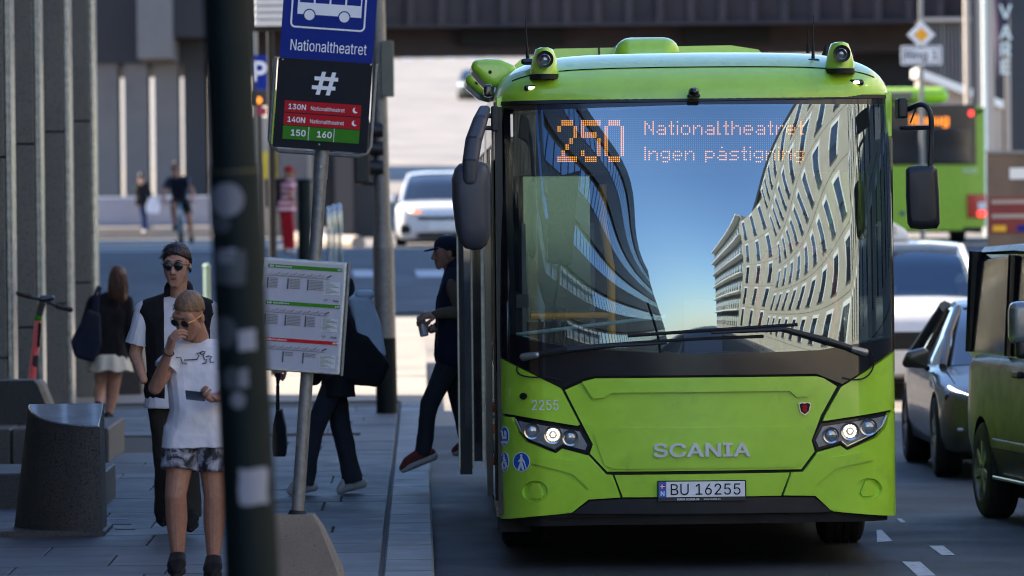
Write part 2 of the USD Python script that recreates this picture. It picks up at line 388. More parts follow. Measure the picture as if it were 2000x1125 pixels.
# ------------------------------------------------------------------ buildings behind the camera, seen in the windscreen
m_office = mat('dark_office_cladding', S(38, 35, 36), 0.55, var=0.1)
m_ribbon = mat('blue_ribbon_glass', S(70, 105, 140), 0.05, metal=0.85, coat=0.6, var=0.12, scale=0.4)
od = thing('dark_office_block', 'dark office block with blue ribbon windows mirrored in the left of the windscreen', 'building', (-10, 0, 0))
O = (-10, 0, 0)
obj('wall', bx(-30, -10, -110, 27, -0.3, 19.0), m_office, od, off=O)
for k in range(5):
    z0 = 2.4 + 3.35 * k
    obj('ribbon_window', bx(-10.02, -9.95, -109, 26.5, z0, z0 + 1.25), m_ribbon, od, off=O)
    obj('mullion', [bx(-9.95, -9.91, y, y + 0.06, z0, z0 + 1.25) for y in np.arange(-108, 26, 1.6)], m_office, od, off=O, kind='stuff')
    obj('cornice', bx(-10.02, -9.80, -110, 27, z0 + 1.5, z0 + 1.62), m_office, od, off=O)
m_beige = mat('beige_stone_cladding', S(168, 160, 142), 0.8, var=0.07, scale=1.2)
m_joint = mat('stone_joint', S(70, 66, 60), 0.9)
m_wframe = mat('white_window_frame', S(225, 222, 214), 0.5, var=0.03)
m_wglass = mat('reflecting_window', S(34, 40, 46), 0.05, coat=1.0, var=0.2, scale=0.7)
def facade(T, O, p0, p1, z0, z1, nwin, nfl, ww, wh, first=1.0):
    """A stone wall from p0 to p1 with a grid of framed windows; the outside is on the left hand going p0 -> p1."""
    p0, p1 = np.array(p0, float), np.array(p1, float); L = np.linalg.norm(p1 - p0); e = (p1 - p0) / L; nrm = np.array([-e[1], e[0]])
    A = np.eye(4); A[:2, 0] = e; A[:2, 1] = -nrm; A[:2, 3] = p0
    def put(m): m = m.copy(); m.apply_transform(A); return m
    obj('stone_wall', put(bx(0, L, 0, 0.4, z0, z1)), m_beige, T, off=O)
    fh = (z1 - z0 - first) / nfl
    for i in range(nfl):
        zb = z0 + first + fh * i
        obj('stone_joint', put(bx(0, L, -0.006, 0.01, zb - 0.02, zb + 0.02)), m_joint, T, off=O)
        for j in range(nwin):
            xc = L * (j + 0.5) / nwin
            w = obj('window', put(cat([bx(xc - ww / 2 - .14, xc - ww / 2, -.07, .02, zb + .5, zb + .5 + wh), bx(xc + ww / 2, xc + ww / 2 + .14, -.07, .02, zb + .5, zb + .5 + wh), bx(xc - ww / 2 - .14, xc + ww / 2 + .14, -.07, .02, zb + .5 + wh, zb + .75 + wh)])), m_wframe, T, off=O)
            obj('glass', put(bx(xc - ww / 2, xc + ww / 2, -.012, .01, zb + .5, zb + .5 + wh)), m_wglass, w, off=O)
            obj('railing', put(cat([bx(xc - ww / 2, xc + ww / 2, -.13, -.09, zb + .5, zb + .54), bx(xc - ww / 2, xc + ww / 2, -.13, -.09, zb + 1.2, zb + 1.24)] + [bx(xc - ww / 2 + t, xc - ww / 2 + t + .02, -.12, -.10, zb + .5, zb + 1.22) for t in np.linspace(0.03, ww - .05, 7)])), m_office, w, off=O)
bb = thing('beige_apartment_block', 'beige stone block with tall white framed windows mirrored in the right of the windscreen', 'building', (16, -5, 0))
O = (16, -5, 0)
facade(bb, O, (16.5, -16), (16.5, 100), 0, 20, 36, 6, 1.2, 2.0, 1.5)
facade(bb, O, (14.0, -32), (16.5, -16), 0, 19.0, 3, 5, 1.5, 2.6, 1.5)
obj('roof', bx(16.45, 34, -36, 100, 19.9, 20.4), m_office, bb, off=O)
obj('back_wall', bx(16.9, 34, -36, 100, 0, 19.9), m_beige, bb, off=O)
bc = thing('pale_balcony_block', 'pale block with slanting dark balconies mirrored beside the beige stone block', 'building', (14, -60, 0))
O = (14, -60, 0)
facade(bc, O, (15.0, -92), (15.0, -34), 0, 21, 16, 6, 2.2, 1.7, 1.2)
for k in range(6):
    obj('balcony', bx(13.9, 14.99, -91, -34.5, 4.3 + 3.3 * k, 4.55 + 3.3 * k), m_wframe, bc, off=O)
obj('back_wall', bx(15.45, 30, -92, -34, 0, 20.9), m_beige, bc, off=O)

# ------------------------------------------------------------------ far side: junction, bridge, columns, walls
m_bridge = mat('rusty_brown_girder', S(60, 46, 43), 0.7, var=0.25, scale=0.9, stain=(0.8, 0.5, S(38, 31, 34), 0.7))
m_concrete = mat('grey_concrete', S(98, 91, 88), 0.8, var=0.14, scale=0.7, bump=0.003, bscale=20, stain=(0.5, 0.55, S(74, 69, 67), 0.5))
m_concrete_warm = mat('warm_concrete', S(160, 146, 132), 0.8, var=0.1, scale=0.6, stain=(0.4, 0.56, S(130, 118, 106), 0.5))
m_shade = mat('shaded_dark_cladding', S(36, 34, 37), 0.7, var=0.2, scale=0.8)  # shade at the underpass and bridge end is put into this dark colour
yb = 170.0
br = thing('road_bridge', 'dark brown ribbed girder bridge across the street behind the bus', 'bridge', (8, yb, 7))
O = (8, yb, 7)
obj('deck', bx(-22, 45, yb + 0.3, yb + 11, 8.3, 12.5), m_bridge, br, off=O)
obj('girder', bx(-22, 45, yb, yb + 0.28, 7.95, 12.5), m_bridge, br, off=O)
obj('bottom_flange', bx(-22, 45, yb - 0.42, yb + 0.5, 7.87, 7.95), m_bridge, br, off=O)
obj('under_beam', bx(-14, 16, yb + 1.6, yb + 3.2, 7.05, 8.3), m_bridge, br, off=O)
for x in np.arange(-12.3, 20, 0.93):
    obj('rib', bx(x - 0.11, x + 0.11, yb - 0.30, yb, 7.951, 12.5), m_bridge, br, off=O)
obj('bearing_box', bx(1.3, 4.4, yb + 1.2, yb + 1.59, 7.35, 7.86), m_under, br, off=O)
obj('bearing_box', bx(8.0, 10.6, yb + 1.2, yb + 1.59, 7.35, 7.86), m_under, br, off=O)
for x in (10.2, 12.6):
    obj('column', bx(x, x + 0.36, yb + 2, yb + 2.4, 1.8, 7.9), m_concrete_warm, br, off=O)
obj('abutment', bx(13.2, 40, yb + 3, yb + 6, 0, 8.2), m_shade, br, off=O)

cb = thing('columned_building', 'grey concrete building with broad piers and an overhang behind the cyclist', 'building', (-10, 165, 2.9))
O = (-10, 165, 2.9)
def pxx(px, d): return float(at(px, 421, d)[0])
def pzz(py, d): return float(at(820, py, d)[2])
d = 165.0
for a, b in ((120, 234), (245, 292), (304, 352), (361, 407), (411, 470)):
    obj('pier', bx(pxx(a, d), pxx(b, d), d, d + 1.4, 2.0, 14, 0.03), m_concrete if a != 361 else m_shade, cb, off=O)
obj('overhang', bx(pxx(272, 160), pxx(338, 160), 160, 164.9, pzz(108, 160), 14), m_concrete, cb, off=O)
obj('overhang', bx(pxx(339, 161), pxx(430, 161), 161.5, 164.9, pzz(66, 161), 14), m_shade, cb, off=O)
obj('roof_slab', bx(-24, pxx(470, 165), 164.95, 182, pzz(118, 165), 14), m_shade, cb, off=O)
rw = trimesh.creation.box([14, 0.4, 12]); rw.apply_transform(trimesh.transformations.rotation_matrix(-1.15, [0, 0, 1])); rw.apply_translation([-5.0, 196, 6])
obj('sunlit_wall', rw, m_concrete_warm, tag(thing('pale_wall', 'pale sunlit wall glimpsed between the broad piers', 'wall', (0, 0, 0))))
tw = thing('terrace_wall', 'low pale terrace wall with a kerb behind the cyclist', 'wall', (-9, 152, 1.8))
obj('wall', bx(-24, pxx(418, 152), 152, 152.5, 1.4, pzz(378, 152), 0.03), mat('terrace_stone', S(132, 136, 148), 0.7, var=0.1, scale=0.8), tw, off=(-9, 152, 1.8))
obj('coping', bx(-24, pxx(418, 150), 150.0, 151.9, 1.4, pzz(437, 150), 0.03), m_concrete_warm, tw, off=(-9, 152, 1.8))
# blocks out of view on the left whose shade lies across the junction
sb = thing('corner_block', 'stone corner block hidden behind the granite building', 'building', (-20, 105, 0))
obj('wall', bx(-30, -9.0, 94, 118.5, 0, 20), m_granite, sb, off=(-20, 105, 0))
sb = thing('low_block', 'low stone block hidden behind the granite building', 'building', (-24, 134, 0))
obj('wall', bx(-34, -14.5, 119, 150, 0, 12.0), m_granite, sb, off=(-24, 134, 0))
# dark building and stalls between the signs
d = 142.0
dw = thing('dark_underpass_wall', 'dark blue grey underpass wall behind the bus stop pole', 'wall', (-2.5, d, 1.7))
obj('wall', bx(pxx(612, d), pxx(736, d), d, d + 3, 1.2, pzz(240, d)), m_shade, dw, off=(-2.5, d, 1.7))
obj('pier', bx(pxx(655, d), pxx(690, d), d - 0.5, d, 1.2, pzz(250, d)), mat('brown_pier', S(78, 68, 64), 0.8, scale=1), dw, off=(-2.5, d, 1.7))
bw = thing('beige_wall', 'beige wall with painted panels behind the man in red trousers', 'wall', (-3.5, 150, 1.8))
obj('wall', bx(pxx(470, 150), pxx(612, 150), 150, 150.6, 1.5, pzz(225, 150)), m_concrete_warm, bw, off=(-3.5, 150, 1.8))
obj('poster', bx(pxx(510, 149), pxx(541, 149), 149.8, 149.95, pzz(345, 149), pzz(292, 149)), mat('yellow_poster', S(205, 175, 40), 0.6, var=0.3, scale=3), bw, off=(-3.5, 150, 1.8), label='yellow poster on the beige wall')
obj('grey_panel', bx(pxx(544, 149), pxx(602, 149), 149.6, 149.9, pzz(480, 149), pzz(285, 149)), m_concrete, bw, off=(-3.5, 150, 1.8))
kb = obj('hill_kerb', tube([(*(at(700, 500, 118)[:2]), float(gz(118)) + .1)] + [(x, y, float(gz(y)) + .12) for x, y in ((-2.6, 124), (-2.3, 140), (-2.4, 170), (-2.9, 220), (-3.0, 300), (-3.0, 420))], 0.16, 8, smooth_path=60), m_concrete_warm, kind='structure')
# right side
d = 140.0
gb = thing('corrugated_building', 'grey corrugated building with sunlit beige stone base at the right', 'building', (14, d, 2))
O = (14, d, 2)
obj('wall', bx(pxx(1805, 150), pxx(2100, 150), 150, 152, 1.5, pzz(47, 150)), m_shade, gb, off=O)
for k, x in enumerate(np.arange(pxx(1806, 149.8), pxx(1902, 149.8), 0.10)):
    obj('corrugated_sheet', bx(x, x + 0.055, 149.86, 149.99, pzz(190, 150), pzz(50, 150)), m_concrete if k % 5 else m_granite, gb, off=O)
obj('parapet', bx(pxx(1805, 149), pxx(1905, 149), 149.6, 149.85, pzz(50, 149), pzz(43, 149)), m_concrete_warm, gb, off=O)
a0, a1, zb = pxx(1800, d), pxx(1960, d), 1.4
pl = Polygon([(a0, zb), (a1, zb), (a1, pzz(222, d)), (a0, pzz(152, d))])
obj('stone_base', plate(pl, d, 1.5), m_concrete_warm, gb, off=O)
obj('sloping_coping', plate(Polygon([(a0 - .08, pzz(160, d)), (a1, pzz(224, d)), (a1, pzz(209, d)), (a0 - .08, pzz(143, d))]), d - 0.25, 2.0), m_wframe, gb, off=O)
for a, b in ((1888, 1898), (1905, 1912), (1912, 1945), (1968, 1976)):
    obj('column', bx(pxx(a, d - 2), pxx(b, d - 2), d - 2, d - 1.6, 1.2, 12, 0.02), m_concrete_warm if a != 1905 else m_concrete, gb, off=O)
tp = thing('tower_right', 'dark office building behind the purple banner at the right edge', 'building', (18, 160, 2))
obj('wall', bx(pxx(1940, 156), 40, 156, 158, 1, 14), m_shade, tp, off=(18, 160, 2))
# ------------------------------------------------------------------ the bus: one curved front surface, panels cut out of it
BY, BXC, HW = 36.07, 1.768, 1.275        # front plane, centre line, half width
RC, UC, RR = 4.3, 0.975, 0.30
ZG, ZR = 2.985, 3.30                      # top of the windscreen, top of the roof
def front(x, z):
    """Depth of the front skin and its outward normal at (x, z)."""
    u = np.clip(np.asarray(x, float) - BXC, -1.2745, 1.2745); z = np.asarray(z, float)
    t = np.clip(np.abs(u) - UC, 0, RR - 1e-3); w = np.sqrt(RR * RR - t * t)
    y = BY + u * u / (2 * RC) + (RR - w)
    fx = u / RC + np.sign(u) * t / w
    zt = np.clip(z - 1.36, 0, None); y = y + 0.068 * zt ** 2; fz = 0.136 * zt
    zl = np.clip(0.85 - z, 0, None); y = y + 0.10 * zl ** 2; fz = fz - 0.20 * zl
    n = np.stack([fx, -np.ones_like(fx), fz], -1)
    return y, n / np.linalg.norm(n, axis=-1, keepdims=True)

def bp(px, py):
    """Photo pixel -> (x, z) on the front skin."""
    d = BY
    for _ in range(12):
        p = at(px, py, d); d = 0.5 * d + 0.5 * float(front(p[0], p[2])[0])
    return float(np.clip(p[0], BXC - 1.274, BXC + 1.274)), float(p[2])

def P(pts): return Polygon([bp(*q) for q in pts]).buffer(0)
_gx = BXC + np.r_[np.linspace(-1.275, -0.97, 22)[:-1], np.linspace(-0.97, 0.97, 34), np.linspace(0.97, 1.275, 22)[1:]]
_gz = np.linspace(0.1, 3.1, 43)
_cells = shapely.box(*[a.ravel() for a in np.broadcast_arrays(_gx[:-1, None], _gz[None, :-1], _gx[1:, None], _gz[None, 1:])])

def skin_mesh(poly, off, thick, wave=0.0):
    """The polygon draped on the bus front, OFF metres proud of it, with rims THICK deep. -> (vertices, faces, normals)"""
    bnd = poly.bounds
    hit = _cells[[i for i in shapely.STRtree(_cells).query(poly)]]
    V, F, base = [], [], 0
    for g in shapely.intersection(hit, poly):
        for q in getattr(g, 'geoms', [g]):
            if q.geom_type != 'Polygon' or q.area < 1e-8: continue
            v, f = trimesh.creation.triangulate_polygon(q, engine='earcut')
            V.append(v); F.append(f + base); base += len(v)
    V, F = np.vstack(V), np.vstack(F)
    _, first, inv = np.unique(np.round(V, 5), axis=0, return_index=True, return_inverse=True)
    V, F = V[first], inv.ravel()[F]
    F = F[(F[:, 0] != F[:, 1]) & (F[:, 1] != F[:, 2]) & (F[:, 0] != F[:, 2])]
    y, n = front(V[:, 0], V[:, 1])
    top = np.c_[V[:, 0], y, V[:, 1]] + n * off
    c = np.cross(top[F[:, 1]] - top[F[:, 0]], top[F[:, 2]] - top[F[:, 0]])
    flip = (c * n[F[:, 0]]).sum(1) < 0; F[flip] = F[flip][:, ::-1]
    if wave:
        w = np.stack([np.sin(V[:, 1] * 5.1 + 1.0) * np.sin(V[:, 0] * 3.3), 0 * y, np.sin(V[:, 0] * 4.3 + V[:, 1] * 2.0)], -1)
        n = n + wave * w; n /= np.linalg.norm(n, axis=1, keepdims=True)
    if thick <= 0: return top, F, n
    e = np.vstack([F[:, [0, 1]], F[:, [1, 2]], F[:, [2, 0]]])
    es = np.sort(e, 1); _, idx, cnt = np.unique(es, axis=0, return_index=True, return_counts=True)
    be = e[idx[cnt == 1]]
    lo = np.c_[V[:, 0], y, V[:, 1]] + front(V[:, 0], V[:, 1])[1] * (off - thick)
    a, b = be[:, 0], be[:, 1]; k = len(be); q = np.stack([top[a], top[b], lo[b], lo[a]], 1)
    sn = np.cross(q[:, 1] - q[:, 0], q[:, 3] - q[:, 0]); sn = -sn / (np.linalg.norm(sn, axis=1, keepdims=True) + 1e-12)
    i = len(top) + 4 * np.arange(k)[:, None]
    sf = np.vstack([np.hstack([i, i + 2, i + 1]), np.hstack([i, i + 3, i + 2])])
    return np.vstack([top, q.reshape(-1, 3)]), np.vstack([F, sf]), np.vstack([n, np.repeat(sn, 4, 0)])

BO = (BXC, BY, 0)
bus = thing('city_bus', 'lime green city bus with lit 250 destination sign and wide curved windscreen at the kerb', 'bus', BO)
def panel(name, pts, m, off=0.0, thick=0.03, gap=0.004, parent=None, wave=0.0, poly=None, **kw):
    g = poly if poly is not None else P(pts)
    if gap: g = g.buffer(-gap)
    v, f, n = skin_mesh(g, off, thick, wave)
    return obj_n(name, (v - BO, f, n), m, parent or bus, **kw)
def bobj(name, mesh, m, parent=None, smooth=30, **kw):
    return obj(name, mesh, m, parent or bus, smooth, off=BO, **kw)
def on_front(m, off=0.0):
    """A flat mesh in (x, ., z) whose front is at y = 0 is bent onto the bus front."""
    v = np.array(m.vertices); y, n = front(v[:, 0], v[:, 2])
    m = m.copy(); m.vertices = np.c_[v[:, 0], y, v[:, 2]] + n * (off - v[:, 1:2]); return m
def disc(px, py, rpx, seg=28, ry=None):
    a = np.linspace(0, 2 * np.pi, seg, endpoint=False)
    return P([(px + rpx * np.cos(t), py + (ry or rpx) * np.sin(t)) for t in a])

# backing skin so that the seams read dark
panel('backing_shell', [(972, 697), (1100, 745), (1160, 735), (1595, 731), (1640, 740), (1754, 688), (1757, 1004), (1625, 998), (975, 1010)], m_black, -0.028, 0, 0)
# windscreen glass and its black border
glass = P([(984, 222), (1364, 208), (1733, 208), (1738, 655), (1600, 680), (1364, 690), (1120, 676), (996, 652)])
wind = P([(963, 206), (1040, 202), (1364, 196), (1747, 192), (1755, 680), (1645, 750), (1612, 737), (1595, 730), (1165, 734), (1140, 739), (1100, 758), (972, 694)])
panel('windscreen', None, g_wind, 0.004, 0, 0, poly=glass.buffer(0.012), wave=0.017)
panel('windscreen_frame', None, m_black_gloss, 0.002, 0.05, 0, poly=wind.difference(glass), label='black glass border and wiper panel around the windscreen')
panel('upper_seal', [(965, 200), (1040, 197), (1364, 191), (1747, 186), (1747, 193), (1364, 198), (1040, 204), (965, 208)], m_black_satin, 0.012, 0.05, 0)
# green panels
H = [(1101, 761), (1133, 747), (1162, 737), (1595, 733), (1610, 737), (1637, 754), (1605, 812), (1587, 860), (1593, 882), (1566, 918), (1185, 923), (1150, 886), (1156, 868), (1132, 822)]
panel('hood', H, m_green, 0.0, 0.03, 0.006)
panel('hood_strip', [(1136, 745), (1163, 738), (1595, 734), (1608, 738), (1578, 775), (1554, 776), (1541, 764), (1195, 768), (1181, 778), (1157, 779)], m_green, 0.020, 0.022, 0.003)
panel('hood_relief', [(1160, 846), (1180, 836), (1560, 832), (1578, 842), (1570, 902), (1550, 912), (1200, 916), (1180, 908)], m_green, 0.009, 0.011, 0.0)
LH = [(1002, 815), (1135, 838), (1152, 869), (1146, 886), (1097, 873), (1085, 882), (1028, 860), (1013, 842)]
RH = [(1736, 806), (1604, 828), (1588, 860), (1597, 880), (1642, 867), (1655, 876), (1712, 851), (1727, 834)]
panel('fender_panel', [(971, 696), (1096, 757), (1134, 830), (1128, 833), (1000, 811), (971, 807)], m_green, 0.0, 0.03, 0.004)
panel('fender_panel', [(1756, 684), (1642, 755), (1609, 814), (1606, 824), (1737, 802), (1757, 797)], m_green, 0.0, 0.03, 0.004)
lhp, rhp = P(LH), P(RH)
lb = P([(971, 810), (1001, 814), (1135, 836), (1153, 868), (1149, 888), (1184, 925), (1197, 927), (1214, 973), (1150, 977), (1117, 1003), (1040, 1010), (974, 1014)])
rb = P([(1757, 800), (1737, 805), (1605, 827), (1588, 861), (1595, 883), (1568, 920), (1545, 921), (1528, 968), (1592, 970), (1627, 1000), (1757, 1007)])
fogL, fogR = disc(1045, 960, 24, 28, 20), disc(1697, 955, 25, 28, 20)
panel('bumper_corner', None, m_green, 0.0, 0.04, 0.004, poly=lb.difference(lhp.buffer(0.006)).difference(fogL))
panel('bumper_corner', None, m_green, 0.0, 0.04, 0.004, poly=rb.difference(rhp.buffer(0.006)).difference(fogR))
panel('bumper_swoosh', [(1150, 892), (1182, 926), (1194, 928), (1212, 971), (1150, 975), (1118, 1000), (1104, 1000), (1150, 955), (1118, 925), (1040, 905), (1060, 890), (1120, 900)], m_green, 0.012, 0.014, 0.0)
panel('bumper_swoosh', [(1594, 886), (1570, 921), (1548, 922), (1530, 967), (1592, 968), (1622, 996), (1640, 996), (1590, 950), (1630, 915), (1705, 898), (1690, 882), (1625, 893)], m_green, 0.012, 0.014, 0.0)
for g, c in ((fogL, (1045, 960)), (fogR, (1697, 955))):
    panel('fog_lamp_cover', None, m_green, -0.022, 0.01, 0.0, poly=g.buffer(0.004))
    k = panel('fog_lamp_plug', None, m_green, -0.004, 0.016, 0.0, poly=P([(c[0] - 6, c[1] - 16), (c[0] + 6, c[1] - 16), (c[0] + 15, c[1] + 8), (c[0] + 12, c[1] + 14), (c[0] - 12, c[1] + 14), (c[0] - 15, c[1] + 8)]))
panel('plate_panel', [(1199, 927), (1544, 922), (1526, 969), (1216, 972)], m_green, 0.002, 0.03, 0.003)
panel('lower_grille', [(1118, 1003), (1152, 978), (1215, 974), (1526, 970), (1591, 971), (1626, 999), (1600, 1001), (1150, 1004)], m_black_satin, 0.004, 0.05, 0.002)
panel('underbody_apron', [(990, 1010), (1117, 1002), (1626, 999), (1750, 1004), (1748, 1016), (1600, 1022), (1180, 1028), (1010, 1030)], m_black, -0.05, 0.03, 0)
# headlights
for LHt, g, lamps, drl in (('left', lhp, [(1039, 842, 15), (1080, 849, 17), (1114, 855, 15)], [(1007, 820), (1019, 843), (1034, 856), (1084, 877), (1096, 868)]),
                      ('right', rhp, [(1696, 834, 16), (1660, 842, 17), (1623, 850, 15)], [(1731, 812), (1722, 832), (1707, 846), (1654, 871), (1643, 862)])):
    h = panel('headlight', None, m_black_gloss, -0.016, 0.03, 0.0, poly=g)
    panel('bezel', None, m_lamp_house, -0.006, 0.01, 0.0, poly=g.buffer(-0.016), parent=h) if False else None
    v, f, n = skin_mesh(g.buffer(-0.018), -0.008, 0.008); obj_n('bezel', (v - BO, f, n), m_lamp_house, h)
    for i, (px, py, r) in enumerate(lamps):
        x, z = bp(px, py); y, nn = front(x, z); rad = r / 308
        rim = lathe([(rad * 0.86, 0), (rad * 1.06, 0.0), (rad * 1.06, 0.018), (rad * 0.86, 0.014)], (0, 0, 0), 'y', 28)
        rim.apply_translation((x, float(y) - 0.002, z)); obj('lamp_rim', rim, m_chrome, h, off=BO)
        dm = tm(ell((x, float(y) + 0.006, z), (rad * 0.86, 0.014, rad * 0.86), 24))
        obj('lamp_lens', dm, m_lens, h, off=BO)
        if i == 1:
            ring = []
            for a in np.linspace(0, 2 * np.pi, 14, endpoint=False):
                ring.append(tm(sph((x + rad * .62 * math.cos(a), float(y) - 0.012, z + rad * .62 * math.sin(a)), 0.0085, 8)))
            obj('lit_ring', ring, e_lamp, h, off=BO); obj('lit_bulb', tm(sph((x, float(y) - 0.014, z), 0.014, 12)), e_lamp, h, off=BO)
    pts = [(*bp(*q),) for q in drl]; obj('running_light', tube([(x, float(front(x, z)[0]) - 0.004, z) for x, z in pts], 0.008, 8), m_chrome, h, off=BO)
# plate, badges, numbers, stickers
pl0, pl1 = bp(1284, 980), bp(1457, 937)
yp = float(front(pl0[0], 0.4)[0]) - 0.03
plt_ = bobj('number_plate', bx(pl0[0], pl1[0], yp, yp + 0.03, pl0[1], pl1[1], 0.004), m_black_satin, smooth=False)
h_ = pl1[1] - pl0[1]; x0, x1, z0, z1 = pl0[0] + .008, pl1[0] - .008, pl0[1] + .030, pl1[1] - .007
obj('plate_face', bx(x0, x1, yp - 0.004, yp, z0, z1), m_white, plt_, off=BO)
obj('blue_band', bx(x0, x0 + 0.048, yp - 0.006, yp - 0.001, z0, z1), mat('plate_blue', S(25, 95, 190), 0.4), plt_, off=BO)
obj('flag', [bx(x0 + .010, x0 + .040, yp - .008, yp - .003, z1 - .042, z1 - .016)], m_red_sign, plt_, off=BO)
obj('flag_cross', [bx(x0 + .010, x0 + .040, yp - .0095, yp - .004, z1 - .032, z1 - .026), bx(x0 + .018, x0 + .024, yp - .0097, yp - .004, z1 - .042, z1 - .016)], m_white, plt_, off=BO)
obj('country_letter', text('N', 0.028, x0 + 0.024, z0 + 0.010, yp - 0.008, bold=True, center=True), m_white, plt_, off=BO)
pt_ = text('BU 16255', 0.070, (x0 + 0.048 + x1) / 2, z0 + 0.013, yp - 0.007, center=True, squeeze=0.98)
for g_ in pt_.split(only_watertight=False): obj('plate_character', g_, m_black, plt_, off=BO, smooth=False)
obj('plate_holder_text', cat([text('NORSK SCANIA AS', 0.013, x0 + .115, pl0[1] + .009, yp - .003, bold=True, squeeze=.86), text('www.scania.no', 0.012, x0 + .285, pl0[1] + .010, yp - .003, squeeze=.9)]), m_white, plt_, off=BO)
def ftext(s, px, py, hpx, wpx=None, bold=False, off=0.003, depth=0.002):
    x, z = bp(px, py); m = text(s, hpx / 308, x, z, 0, depth, bold)
    if wpx: 
        w = m.bounds[1][0] - m.bounds[0][0]; m.apply_translation((-x, 0, 0)); m.apply_scale([wpx / 308 / w, 1, 1]); m.apply_translation((x, 0, 0))
    return on_front(m, off)
bobj('fleet_number', ftext('2255', 1037, 801, 20, 52), m_white, smooth=False)
m_badge = mat('badge_silver', S(205, 207, 212), 0.3, metal=0.25, coat=.5, var=.04)
sc = ftext('SCANIA', 1274, 892, 25, 189, True, 0.024, 0.014)
bobj('chrome_lettering', sc, m_badge, smooth=False, label='silver SCANIA lettering')
bobj('round_cap', on_front(plate(Point(*bp(1023, 774)).buffer(0.022, 12), -0.008, 0.02)), m_black_satin)
bx_, bz_ = bp(1571, 797)
def shield(s): return Polygon([(bx_ + a * s, bz_ + b * s) for a, b in ((-.042, .03), (-.02, .040), (0, .034), (.02, .040), (.042, .03), (.034, .0), (.03, -.025), (.0, -.046), (-.03, -.025), (-.034, 0))])
bd = bobj('front_badge', on_front(plate(shield(1.0), 0, 0.008), 0.012), m_chrome)
obj('badge_field', on_front(plate(shield(0.82), 0, 0.003), 0.0145), m_navy, bd, off=BO)
obj('badge_beast', on_front(plate(Polygon([(bx_ + a, bz_ + b) for a, b in ((-.014, .018), (-.006, .024), (-.003, .016), (.004, .024), (.012, .018), (.016, .006), (.010, -.004), (.014, -.018), (.002, -.026), (-.010, -.020), (-.016, -.006), (-.010, .004), (-.018, .008))]), 0, 0.003), 0.0165), m_red_sign, bd, off=BO)
def sticker(px, py, rx, ry, kind):
    s = panel('round_sticker', None, m_blue, 0.003, 0.003, 0.0, poly=disc(px, py, rx, 30, ry))
    def g(pts): return P([(px + a * rx, py - b * ry) for a, b in pts])
    def ln(pts, w): return LineString([bp(px + a * rx, py - b * ry) for a, b in pts]).buffer(w * ry / 308)
    def ci(a, b, r): return disc(px + a * rx, py - b * ry, r * rx, 14, r * ry)
    if kind == 'pram':
        sh = shapely.union_all([ln([(-.25, -.62), (-.26, -.62)], .17), ln([(.25, -.62), (.26, -.62)], .17), g([(-.5, -.3), (.5, -.3), (.42, .05), (-.42, .05)]), g([(.0, .1), (.48, .1), (.4, .45), (.0, .6)]), ln([(-.42, .05), (-.55, .5), (-.7, .5)], .06)])
    elif kind == 'wheelchair':
        sh = shapely.union_all([ci(-.12, .66, .14), ln([(-.12, .45), (-.08, -.05), (.28, -.08), (.42, -.5), (.58, -.45)], .09), ln([(-.08, .2), (.25, .18)], .07), LineString([bp(px + (-.05 + .42 * math.cos(a)) * rx, py - (-.32 + .40 * math.sin(a)) * ry) for a in np.linspace(2.2, 5.9, 14)]).buffer(.06 * ry / 308)])
    else:
        sh = shapely.union_all([ci(-.02, .66, .13), ln([(0, .45), (-.03, -.05), (.2, -.75)], .10), ln([(-.03, -.05), (-.3, -.75)], .10), ln([(.02, .38), (.3, .02)], .07), ln([(0, .38), (-.3, .05)], .07), ln([(.3, .05), (.6, -.75)], .035)])
    v, f, n = skin_mesh(sh, 0.005, 0.002); obj_n('pictogram', (v - BO, f, n), m_white, s)
    ring = disc(px, py, rx, 30, ry).difference(disc(px, py, rx * .92, 30, ry * .92))
    v, f, n = skin_mesh(ring, 0.0045, 0.002); obj_n('white_rim', (v - BO, f, n), m_white, s)
m_blue = mat('sticker_blue', S(20, 95, 185), 0.35, var=0.04)
sticker(986, 852, 8.5, 19, 'pram'); sticker(986, 902, 8.5, 19, 'wheelchair'); sticker(1019, 902, 16.5, 19, 'blind')

# roof cap and roof
K, N = 15, 61
us = np.r_[np.linspace(-1, -0.72, 14)[:-1], np.linspace(-0.72, 0.72, 34), np.linspace(0.72, 1, 14)[1:]]
us = np.sign(us) * (1 - (1 - np.abs(us)) ** 1.0)
rows, tops = [], []
def crown(u): return ZG + (ZR - ZG) * (1 - abs(u) ** 6.0) ** (1 / 2.4) * (1 - 0.09 * u * u)
lip = 0.03
for k in range(K):
    ph = math.pi / 2 * k / (K - 1); r = []
    for u in us:
        x = BXC + 1.275 * u; yf = float(front(x, ZG)[0]) - 0.012; zr = crown(u)
        e = 0.62
        y1 = BY + 0.95 + 0.0 * u
        s1, c1 = math.sin(ph) ** 0.9, math.cos(ph)
        y = yf + (max(y1, yf + .3) - yf) * (1 - c1) ** 1.0
        r.append((x, y, ZG + lip * (1 - k / (K - 1)) * 0 + (zr - ZG) * s1))
    rows.append(r)
split = 6
cap = loft(rows[:split + 1], close_ring=False, caps=False); cap2 = loft(rows[split:], close_ring=False, caps=False)
for c in (cap, cap2):
    if c.face_normals[len(c.faces) // 2 // 2][1] > 0: c.invert()
BL = 12.1
last = np.array(rows[-1]); back = []
for y in np.linspace(0, 1, 6): 
    q = last.copy(); q[:, 1] = last[:, 1] + (BY + BL - last[:, 1]) * y; back.append(q)
roof = loft(back, close_ring=False, caps=False)
if roof.face_normals[len(roof.faces) // 2][2] < 0: roof.invert()
rc = bobj('roof_cap', cap, m_green, smooth=45)
bobj('roof_front', cap2, m_green_roof, smooth=45)
bobj('roof', roof, m_green_roof, smooth=45)
